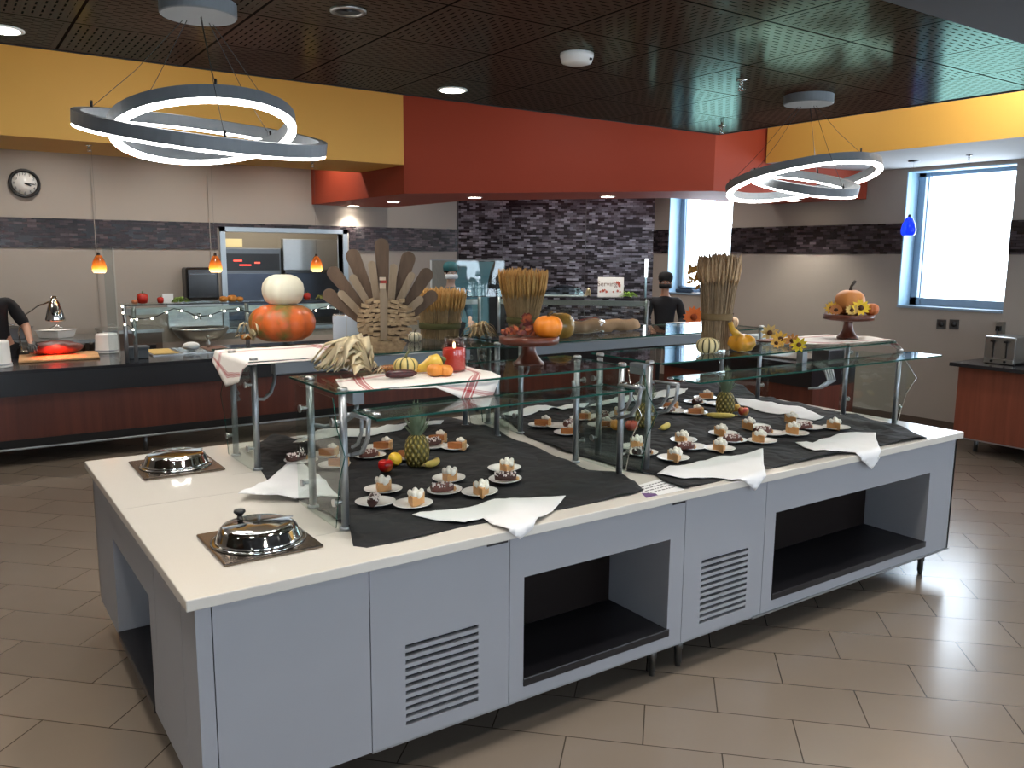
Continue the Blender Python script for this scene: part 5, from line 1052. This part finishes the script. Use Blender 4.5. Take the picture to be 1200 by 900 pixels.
MB().lathe([(.08, 0), (.075, .012), (.02, .02)], bp, 22).build('foot', M['chrome'], t)
l = bpy.data.lights.new('red_heat_bulb', 'SPOT'); l.energy = 40; l.color = (1, .06, .03); l.spot_size = 1.2; l.shadow_soft_size = .03; o = bpy.data.objects.new('red_heat_bulb', l); o.parent = t; o.location = hp - V3((hp.x, hp.y, CT)) + V3((0, 0, -.14)); COL.objects.link(o)
c0_ = at(135, 350, y=8.75); t = thing('clear_partition', 'tall clear acrylic partition beside the crock at the guard end', 'partition', (c0_.x, 8.75, CT))
MB().box((c0_.x, 8.72, CT), (c0_.x + .006, 9.3, 1.95)).build('panel', M['plex'], t); MB().box((c0_.x - .003, 8.71, CT), (c0_.x + .009, 8.72, 1.95)).build('front_edge', plain('acrylic_edge', 'A8A49C', .3), t)
q = ca(164, 421) + V3((0, .04, 0)); t = thing('food_bin', 'dark grey plastic bin at the guard end', 'bin', q); MB().box((q.x - .095, q.y, CT), (q.x + .095, q.y + .16, CT + .11)).build('tub', plain('grey_plastic', '4E5258', .5), t, bevel=.01); MB().box((q.x - .105, q.y - .01, CT + .105), (q.x + .105, q.y + .17, CT + .118)).build('rim', plain('grey_rim', '5E6268', .5), t)
x0, x1 = at(178, 417, z=CT).x, at(272, 410, z=CT).x; t = thing('food_well', 'steel tray of food pans under the far guard', 'food pans', (x0, 8.6, CT))
MB().box((x0, 8.95, CT), (x1, 9.55, CT + .012)).build('rim', M['steel'], t)
for i in range(3): w_ = (x1 - x0) / 3; MB().box((x0 + w_ * i + .02, 9.0, CT + .012), (x0 + w_ * (i + 1) - .02, 9.5, CT + .016)).build('pan', (plain('yellow_food', 'C8A860', .6, var=.3, vs=40), M['chrome'], plain('brown_food', '6a4a3a', .6, var=.3, vs=40))[i], t)
q = V3((x0 + .42, 9.15, CT + .018)); o = MB().ball(q + V3((0, 0, .046)), (.09, .08, .045), 14, 8).build('folded_cloth', M['napkin'], loc=q); tag(o, 'crumpled white cloth lying on the food pans', 'cloth')
q = V3((x1 - .18, 9.4, CT + .012)); o = MB().lathe([(.022, 0), (.024, .05), (.012, .07), (.012, .1), (.022, .11), (.02, .135), (.008, .14)], q, 18).build('salt_shaker', M['steel'], loc=q); tag(o, 'small steel shaker at the corner of the food pans', 'shaker')
# wall side: prep tables, sink, dispenser, clock
t = thing('prep_table', 'steel prep table against the clock wall', 'table', (.2, 10.7, 0)); MB().box((-1.2, 10.6, .88), (1.55, 11.35, .92)).build('table_top', M['steel'], t)
for x in (-1.1, .2, 1.48):
    for y in (10.66, 11.3): MB().tube([(x, y, 0), (x, y, .88)], .02, 8).build('leg', M['steel'], t)
MB().box((-1.15, 10.65, .3), (1.5, 11.3, .32)).build('under_shelf', M['steel_dark'], t)
for i, (x, w_, h_, lb) in enumerate(((.15, .14, .10, 'steel pan with white rim on the prep table nearest the heat lamp'), (.62, .28, .14, 'steel slicer tray on the prep table under the clock wall'), (1.12, .22, .09, 'pale tray stack on the prep table nearest the partition'), (-.3, .2, .16, 'metal tool rack on the prep table behind the person in black'))):
    q = V3((x, 10.95, .921)); t = thing('steel_pan', lb, 'pan', q, 'pans on the prep table'); MB().lathe([(w_ * .62, 0), (w_ * .68, .004), (w_ * .8, h_), (w_ * .84, h_ + .003), (w_ * .78, h_ - .006)], q, 4, 1.2, .9, smooth=False).build('body', (M['steel'], M['steel_dark'], M['ceramic'], M['steel_dark'])[i], t)
    MB().tube([q + V3((-w_ * .3, -.05, h_ + .02)), q + V3((0, -.05, h_ + .06)), q + V3((w_ * .3, -.05, h_ + .03))], .01, 6).build('handle', M['chrome'], t)
q = at(184, 395, y=10.9); t = thing('steel_cabinet', 'low steel undercounter cabinet beside the hand sink', 'cabinet', (q.x, 10.9, 0)); MB().box((q.x - .60, 10.8, .05), (q.x + .04, 11.35, .95)).build('body', plain('brown_steel', '6A5A50', .4, .5), t); MB().box((q.x - .62, 10.78, .95), (q.x + .06, 11.36, .99)).build('cabinet_top', M['steel'], t); MB().box((q.x - .12, 10.77, .62), (q.x - .04, 10.8, .80)).build('latch', M['blacksteel'], t)
q = at(236, 392, y=11.1); t = thing('hand_sink', 'wall hung steel hand sink with faucet below the paper towel dispenser', 'sink', (q.x, 11.3, .9))
MB().lathe([(.18, .78), (.27, .84), (.33, .93), (.33, .96), (.28, .955), (.2, .85)], (q.x, 11.12, 0), 28, 1.05, .75).build('basin', M['steel'], t); MB().box((q.x - .34, 11.34, .93), (q.x + .34, 11.385, 1.28)).build('backsplash', M['steel'], t)
MB().tube([(q.x, 11.33, 1.05), (q.x, 11.2, 1.14), (q.x, 11.12, 1.12), (q.x, 11.1, 1.06)], .012, 8).build('faucet', M['chrome'], t)
a, c = at(212, 313, y=YB), at(252, 350, y=YB); t = thing('paper_towel_dispenser', 'black paper towel dispenser on the wall above the hand sink', 'dispenser', (a.x, YB, c.z)); MB().box((a.x, YB - .24, c.z), (c.x, YB - .001, a.z)).build('housing', plain('smoky_plastic', '18181B', .2), t, bevel=.03); MB().box((a.x + .05, YB - .243, a.z - .09), (c.x - .05, YB - .235, a.z - .08)).build('front_seam', M['steel_dark'], t)
q = at(28.5, 215, y=YB); r = span(17, q) * .98; t = thing('wall_clock', 'round wall clock with black rim and white dial', 'clock', q)
MB().lathe([(r, .0), (r, .03), (r * .93, .045), (r * .78, .03), (r * .78, .0)], (q.x, YB, q.z), 44, ax=(0, -1, 0)).build('rim', M['blacksteel'], t); MB().lathe([(r * .8, .01), (r * .8, .018)], (q.x, YB, q.z), 40, ax=(0, -1, 0)).build('dial', M['ceramic'], t)
b = MB()
for i in range(12):
    a = i * PI / 6; c = V3((q.x + math.sin(a) * r * .66, YB - .02, q.z + math.cos(a) * r * .66)); text(str(i or 12), c + V3((0, 0, -r * .09)), r * .26, V3((1, 0, 0)), V3((0, 0, 1)), M['blacksteel'], 'numeral', t)
for ang, L, w_, nm in ((1.95, .42, .014, 'hour_hand'), (1.65, .62, .01, 'minute_hand')):
    d = V3((math.sin(ang), 0, math.cos(ang))); c = V3((q.x, YB - .024, q.z)); MB().obox(c + d * L * r / 2, d * L * r / 2, (0, .001, 0), d.cross(V3((0, 1, 0))) * w_ * .6).build(nm, M['blacksteel'], t)
# window side: cabinet with toaster, outlets, drain, bits on the window counter
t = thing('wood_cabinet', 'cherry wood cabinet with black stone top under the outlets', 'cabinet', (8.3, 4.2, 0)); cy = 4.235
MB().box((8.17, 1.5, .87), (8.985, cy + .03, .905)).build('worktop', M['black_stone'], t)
for k, (y0, y1) in enumerate(((3.36, cy), (2.4, 3.355), (1.55, 2.395))): MB().box((8.30, y0, .155), (8.33, y1, .865)).build('door', M['cherry_lit'], t)
MB().box((8.33, 1.55, .16), (8.98, cy, .868)).build('body', M['cherry_lit'], t); MB().box((8.295, 1.55, .145), (8.33, cy, .157)).build('bottom_trim', M['alu'], t)
for y in (4.1, 2.9, 1.7):
    MB().tube([(8.5, y, 0), (8.5, y, .16)], .022, 10).build('leg', M['steel_dark'], t)
a = at(1153, 420, x=8.42); t = thing('toaster', 'chrome toaster with two levers on the cherry wood cabinet', 'toaster', (8.5, a.y, .906)); y1, y0 = at(1153, 410, x=8.42).y, at(1190, 410, x=8.42).y
zt = at(1165, 394, x=8.42).z; MB().box((8.42, y0, .915), (8.78, y1, zt)).build('body', plain('toaster_steel', 'A8A8A6', .25, .9, var=.1, vs=20), t, bevel=.012); MB().box((8.412, y0 + .01, .915), (8.425, y1 - .01, .955)).build('control_strip', M['steel'], t)
for f in (.3, .72):
    yy = y1 + (y0 - y1) * f; MB().box((8.412, yy - .006, .97), (8.42, yy + .006, zt - .03)).build('lever_slot', M['blacksteel'], t); MB().box((8.395, yy - .022, zt - .055), (8.415, yy + .022, zt - .038)).build('lever', M['blacksteel'], t); MB().tube([(8.41, yy, .935), (8.395, yy, .935)], .012, 12).build('knob', M['blacksteel'], t)
for y in (y0 + .02, y1 - .02): MB().box((8.44, y - .012, .9055), (8.47, y + .012, .916)).box((8.72, y - .012, .9055), (8.75, y + .012, .916)).build('foot', M['blacksteel'], t)
OG = 'wall outlets under the big window'
for px, lb in ((1103.5, 'grey square wall outlet farther from the toaster'), (1118.5, 'grey square wall outlet nearer to the toaster')):
    q = at(px, 380, x=XR); t = thing('wall_outlet', lb, 'outlet', q, OG); h_ = span(5.6, q); MB().box((XR - .012, q.y - h_, q.z - h_), (XR - .0005, q.y + h_, q.z + h_)).build('plate', M['steel_dark'], t, bevel=.004); MB().lathe([(h_ * .55, 0), (h_ * .5, .012)], (XR - .012, q.y, q.z), 20, ax=(-1, 0, 0)).build('socket', M['blacksteel'], t)
q = at(1174, 384, x=XR); t = thing('wall_outlet', 'steel box outlet with black plug and cord above the toaster', 'outlet', q, OG); MB().box((XR - .05, q.y - .035, q.z - .06), (XR - .0005, q.y + .035, q.z + .06)).build('plate', M['steel'], t); MB().box((XR - .09, q.y - .02, q.z - .03), (XR - .05, q.y + .02, q.z + .02)).build('plug', M['blacksteel'], t); MB().tube([(XR - .09, q.y, q.z - .01), (XR - .13, q.y - .02, q.z - .08), (XR - .12, q.y - .04, .92)], .006, 6).build('cord', M['blacksteel'], t)
q = at(1103, 554, z=0); o = MB().lathe([(.085, 0), (.085, .003), (.07, .004)], q, 28).build('floor_drain', plain('bronze_drain', '5E4E40', .4, .6), loc=q); tag(o, 'round metal drain cover set in the floor before the wood cabinet', 'drain')
def sitems():
    y = at(805, 340, x=XR + .1).y; z_ = W2[2] + .006
    o = MB().box((XR + .02, y - .2, z_), (XR + .2, y + .16, z_ + .05)).box((XR + .03, y - .16, z_ + .05), (XR + .18, y + .1, z_ + .075)).build('folded_garment', plain('dark_blue_fabric', '2E4258', .8), loc=(XR + .1, y, z_), bevel=.02); tag(o, 'folded dark blue garment on the narrow window sill', 'clothing')
    y = at(822, 346, x=XR).y; o = MB().box((XR + .0, y - .05, z_), (XR + .18, y + .2, z_ + .01)).build('paper_pad', M['ceramic'], loc=(XR + .1, y, z_)); tag(o, 'white paper pad on the narrow window sill', 'paper')
sitems()
WT = .871
def wc(px, py): return at(px, py, z=WT)
def slabthing(name, x, y, w, d, z0, h, mat, label, cat, g=None): o = MB().box((x - w / 2, y - d / 2, z0), (x + w / 2, y + d / 2, z0 + h)).build(name, mat, loc=(x, y, z0), bevel=.006); return tag(o, label, cat, g)
slabthing('plate_shelf', 7.4, 6.9, .35, .5, WT, .22, M['steel'], 'steel plate shelf on the counter before the masked person', 'shelf')
slabthing('white_tray', 7.4, 6.9, .36, .62, WT + .221, .03, M['ceramic'], 'white tray on the steel plate shelf before the masked person', 'tray')
slabthing('steel_tray', 7.45, 5.5, .5, .5, WT, .02, M['steel'], 'steel tray at the end of the counter beneath the windows', 'tray'); slabthing('label_printer', 7.5, 5.15, .3, .2, WT, .12, M['steel_dark'], 'dark metal box at the end of the counter beneath the windows', 'box')
slabthing('serving_tray', 7.45, 5.98, .5, .45, WT, .12, M['steel'], 'steel serving pan in the middle of the counter beneath the windows', 'pan'); slabthing('stacked_towels', 7.5, 6.05, .3, .2, WT + .121, .07, M['napkin'], 'white cloth stack behind the tallest wheat sheaf', 'cloth')
q = V3((7.08, 6.45, WT)); o = MB().slab([q, q + V3((.02, -.22, 0)), q + V3((.2, -.22, .42)), q + V3((.18, -.16, .44))], (.02, .02, 0)).build('menu_board', plain('dark_brown_board', '4A3024', .5), loc=q); tag(o, 'dark brown leaning board behind the tallest wheat sheaf', 'board')
flower(V3((7.06, 6.62, WT + .36)), .10, V3((-.6, -.8, .2)), 'D86A24', 'large orange flower beside the dark leaning board', 14, '8A3A10', 'orange flower'); MB().tube([(7.06, 6.62, WT), (7.06, 6.63, WT + .34)], .008, 6).build('stem', green, [o for o in bpy.data.objects if o.get('group') == 'orange flower'][0]) 
# ---------------------------------------------------------------- people
skinm = plain('skin', 'B98A72', .55); blackcl = plain('black_work_shirt', '17171B', .85, bump=.2, bs=60); skin2 = plain('skin_light', 'C8A08E', .55)
def skinned(name, mat, joints, bones, parent, root=0):
    """one continuous surface grown over joints: {key: ((x, y, z), radius)}"""
    keys = list(joints); me = bpy.data.meshes.new(name); o = bpy.data.objects.new(name, me); COL.objects.link(o); o.parent = parent
    me.from_pydata([joints[k][0] for k in keys], [(keys.index(a), keys.index(b)) for a, b in bones], []); me.materials.append(mat)
    md = o.modifiers.new('skin', 'SKIN'); sv = me.skin_vertices[0] if len(me.skin_vertices) else None
    if sv is None:
        bm = bmesh.new(); bm.from_mesh(me); bm.verts.layers.skin.verify(); bm.to_mesh(me); bm.free(); sv = me.skin_vertices[0]
    for i, k in enumerate(keys):
        r = joints[k][1]; sv.data[i].radius = r if isinstance(r, tuple) else (r, r); sv.data[i].use_root = (i == root)
    md.use_smooth_shade = True; s = o.modifiers.new('sub', 'SUBSURF'); s.levels = 2; s.render_levels = 2; return o
def person(loc, rz, h, label, skin, shirt, head=True, arms='work', cap=None, mask=None, gloves=None, hair='241a14'):
    """faces -Y before turning by rz"""
    t = thing('person', label, 'person', (0, 0, 0), None); k = h / 1.72
    def J(x, y, z, r): return ((x * k, y * k, z * k), (r[0] * k, r[1] * k) if isinstance(r, tuple) else r * k)
    jb = {'pelvis': J(0, 0, .93, (.13, .10)), 'waist': J(0, 0, 1.08, (.125, .095)), 'chest': J(0, 0, 1.26, (.15, .105)), 'neckb': J(0, .01, 1.43, (.075, .065)), 'neck': J(0, .005, 1.50, .052)}
    bn = [('pelvis', 'waist'), ('waist', 'chest'), ('chest', 'neckb'), ('neckb', 'neck')]
    for s, n_ in ((-1, 'l'), (1, 'r')):
        jb['hip' + n_] = J(s * .095, 0, .88, .085); jb['knee' + n_] = J(s * .10, -.01, .49, .058); jb['ank' + n_] = J(s * .10, .01, .09, .042); jb['toe' + n_] = J(s * .11, -.15, .035, .033)
        bn += [('pelvis', 'hip' + n_), ('hip' + n_, 'knee' + n_), ('knee' + n_, 'ank' + n_), ('ank' + n_, 'toe' + n_)]
        jb['sh' + n_] = J(s * .185, .01, 1.385, .062)
        if arms == 'work': el, wr = (s * .25, -.03, 1.12), (s * .17, -.27, 1.02)
        elif arms == 'carve': el, wr = ((s * .27, -.08, 1.12), (s * .22, -.42, .995)) if s > 0 else ((s * .26, -.02, 1.12), (s * .12, -.25, 1.0))
        else: el, wr = (s * .24, .02, 1.10), (s * .22, -.08, .86)
        jb['el' + n_] = J(*el, .043); jb['wr' + n_] = J(*wr, .027)
        d = (V3(wr) - V3(el)).normalized(); side = d.cross(V3((0, 0, 1))).normalized(); pm = V3(wr) + d * .055
        jb['pm' + n_] = J(*pm, (.036, .018)); bn += [('chest', 'sh' + n_), ('sh' + n_, 'el' + n_), ('el' + n_, 'wr' + n_), ('wr' + n_, 'pm' + n_)]
        for f, (off, L) in enumerate(((-.03, .065), (-.01, .078), (.01, .074), (.03, .058))):
            a = pm + d * .04 + side * off; m_ = a + d * L * .5 + V3((0, 0, -.012)); e_ = a + d * L * .8 + V3((0, 0, -.04))
            for nm, q in (('a', a), ('b', m_), ('c', e_)): jb['f%d%s%s' % (f, nm, n_)] = J(*q, .0085)
            bn += [('pm' + n_, 'f%da%s' % (f, n_)), ('f%da%s' % (f, n_), 'f%db%s' % (f, n_)), ('f%db%s' % (f, n_), 'f%dc%s' % (f, n_))]
        a = pm + side * -.04 * s; b_ = a + side * -.02 * s + d * .03 + V3((0, 0, -.01)); jb['tb' + n_] = J(*a, .010); jb['tt' + n_] = J(*b_, .009); bn += [('pm' + n_, 'tb' + n_), ('tb' + n_, 'tt' + n_)]
    if head:
        for nm, (x, y, z_, r) in {'jaw': (0, -.012, 1.555, (.062, .066)), 'face': (0, -.008, 1.615, (.074, .088)), 'crown': (0, .004, 1.675, (.068, .082))}.items(): jb[nm] = J(x, y, z_, r)
        bn += [('neck', 'jaw'), ('jaw', 'face'), ('face', 'crown')]
    body = skinned('body', skin, jb, bn, t)
    # shirt and trousers follow the body with larger radii
    def grow(keys, a): return {q: (jb[q][0], tuple(v + a * k for v in jb[q][1]) if isinstance(jb[q][1], tuple) else jb[q][1] + a * k) for q in keys}
    js = grow(['chest', 'waist', 'pelvis', 'neckb', 'neck', 'shl', 'shr', 'ell', 'elr'], .014); js['neck'] = (tuple(V3(jb['neckb'][0]).lerp(V3(jb['neck'][0]), .6)), .062 * k); bs = [('chest', 'waist'), ('waist', 'pelvis'), ('chest', 'neckb'), ('neckb', 'neck')] + [('chest', 'sh' + s) for s in 'lr'] + [('sh' + s, 'el' + s) for s in 'lr']
    if arms == 'work':
        for s in 'lr': p_ = V3(jb['el' + s][0]).lerp(V3(jb['wr' + s][0]), .85); js['cu' + s] = (tuple(p_), .040 * k); bs.append(('el' + s, 'cu' + s))
    skinned('shirt', shirt, js, bs, t)
    skinned('trousers', plain('dark_trousers', '1C1C20', .85), grow(['pelvis', 'hipl', 'hipr', 'kneel', 'kneer', 'ankl', 'ankr'], .014), [('pelvis', 'hipl'), ('pelvis', 'hipr'), ('hipl', 'kneel'), ('hipr', 'kneer'), ('kneel', 'ankl'), ('kneer', 'ankr')], t)
    if gloves:
        for s in ('r',): g = {q: (c, tuple(v + .006 for v in r) if isinstance(r, tuple) else r + .005) for q, (c, r) in jb.items() if q.endswith(s) and (q[:2] in ('wr', 'pm', 'tb', 'tt') or q[0] == 'f' and q != 'face')}; skinned('glove', gloves, g, [b_ for b_ in bn if b_[0] in g and b_[1] in g], t)
    if head:
        c = V3((0, 0, 1.62)) * k
        def hb(): return MB()
        hb().ball((0, -.094 * k, 1.605 * k), (.012 * k, .018 * k, .024 * k), 10, 8).build('nose', skin, t)
        for s in (-1, 1):
            hb().ball((s * .077 * k, .0, 1.61 * k), (.010 * k, .018 * k, .030 * k), 10, 8).build('ear', skin, t)
            e = hb().ball((s * .031 * k, -.083 * k, 1.627 * k), (.013 * k, .008 * k, .009 * k), 10, 8).build('eye', M['ceramic'], t); hb().ball((s * .031 * k, -.0905 * k, 1.627 * k), (.006 * k, .003 * k, .006 * k), 8, 6).build('iris', M['blacksteel'], e)
            hb().tube([(s * .015 * k, -.092 * k, 1.648 * k), (s * .033 * k, -.092 * k, 1.652 * k), (s * .05 * k, -.082 * k, 1.646 * k)], .0035 * k, 6).build('eyebrow', plain('brow_hair', hair, .9), t)
        hb().tube([(-.022 * k, -.088 * k, 1.563 * k), (0, -.096 * k, 1.562 * k), (.022 * k, -.088 * k, 1.563 * k)], .005 * k, 6).build('mouth', plain('lips', '9A5A50', .6), t)
        b = hb().ball((0, .022 * k, 1.66 * k), (.088 * k, .095 * k, .088 * k), 20, 12); b.build('hair', plain('dark_hair', hair, .9, bump=.5, bs=90), t)
        if mask:
            b = MB(); vs = []; m_ = 9
            for j in range(6):
                for i in range(m_ + 1): a = -1.35 + 2.7 * i / m_; zz = 1.548 + .062 * j / 5; rr = .012 * math.sin(PI * j / 5) + .002; vs.append(((.080 + rr * .5) * math.sin(a) * k, (-.012 - (.092 + rr * 1.6) * math.cos(a)) * k, zz * k))
            fs = [(j * (m_ + 1) + i, j * (m_ + 1) + i + 1, (j + 1) * (m_ + 1) + i + 1, (j + 1) * (m_ + 1) + i) for j in range(5) for i in range(m_)]; b.smooth = True; b.add(vs, fs); o = b.build('face_mask', mask, t); sd = o.modifiers.new('thick', 'SOLIDIFY'); sd.thickness = .004; sd.offset = 0
        if cap: hb().lathe([(.090 * k, -.035 * k), (.097 * k, -.03 * k), (.100 * k, .02 * k), (.088 * k, .06 * k), (.05 * k, .082 * k), (.01 * k, .086 * k)], (0, .008 * k, 1.69 * k), 28, 1, 1.06).build('cap', cap, t)
    t.location = loc; t.rotation_euler = (0, 0, rz); return t
tocam = lambda x, y: math.atan2(y, x) - PI / 2 + 0
person((7.92, 7.95, 0), tocam(7.92, 7.95), 1.66, 'person in black shirt, black cap and black face mask standing before the narrow window', skinm, blackcl, cap=plain('black_cap', '121214', .8), mask=plain('black_mask', '0C0C0E', .8))
person((5.80, 9.90, 0), tocam(5.8, 9.9) + .35, 1.76, 'person in teal cap, white face mask and blue shirt behind the clear partition', skin2, plain('blue_work_shirt', '2E566A', .8), cap=plain('teal_cap', '2F6E74', .7), mask=plain('white_mask', 'E8E8EC', .7))
q = at(-12, 400, y=9.8); pt_ = person((q.x + .20, 9.8, 0), .1, 1.74, 'person in black shirt with dark glove carving at the board, cut by the picture border', skinm, blackcl, arms='carve', gloves=plain('black_glove', '0E0E10', .5)); pt_.rotation_euler = (0, -.14, .1)
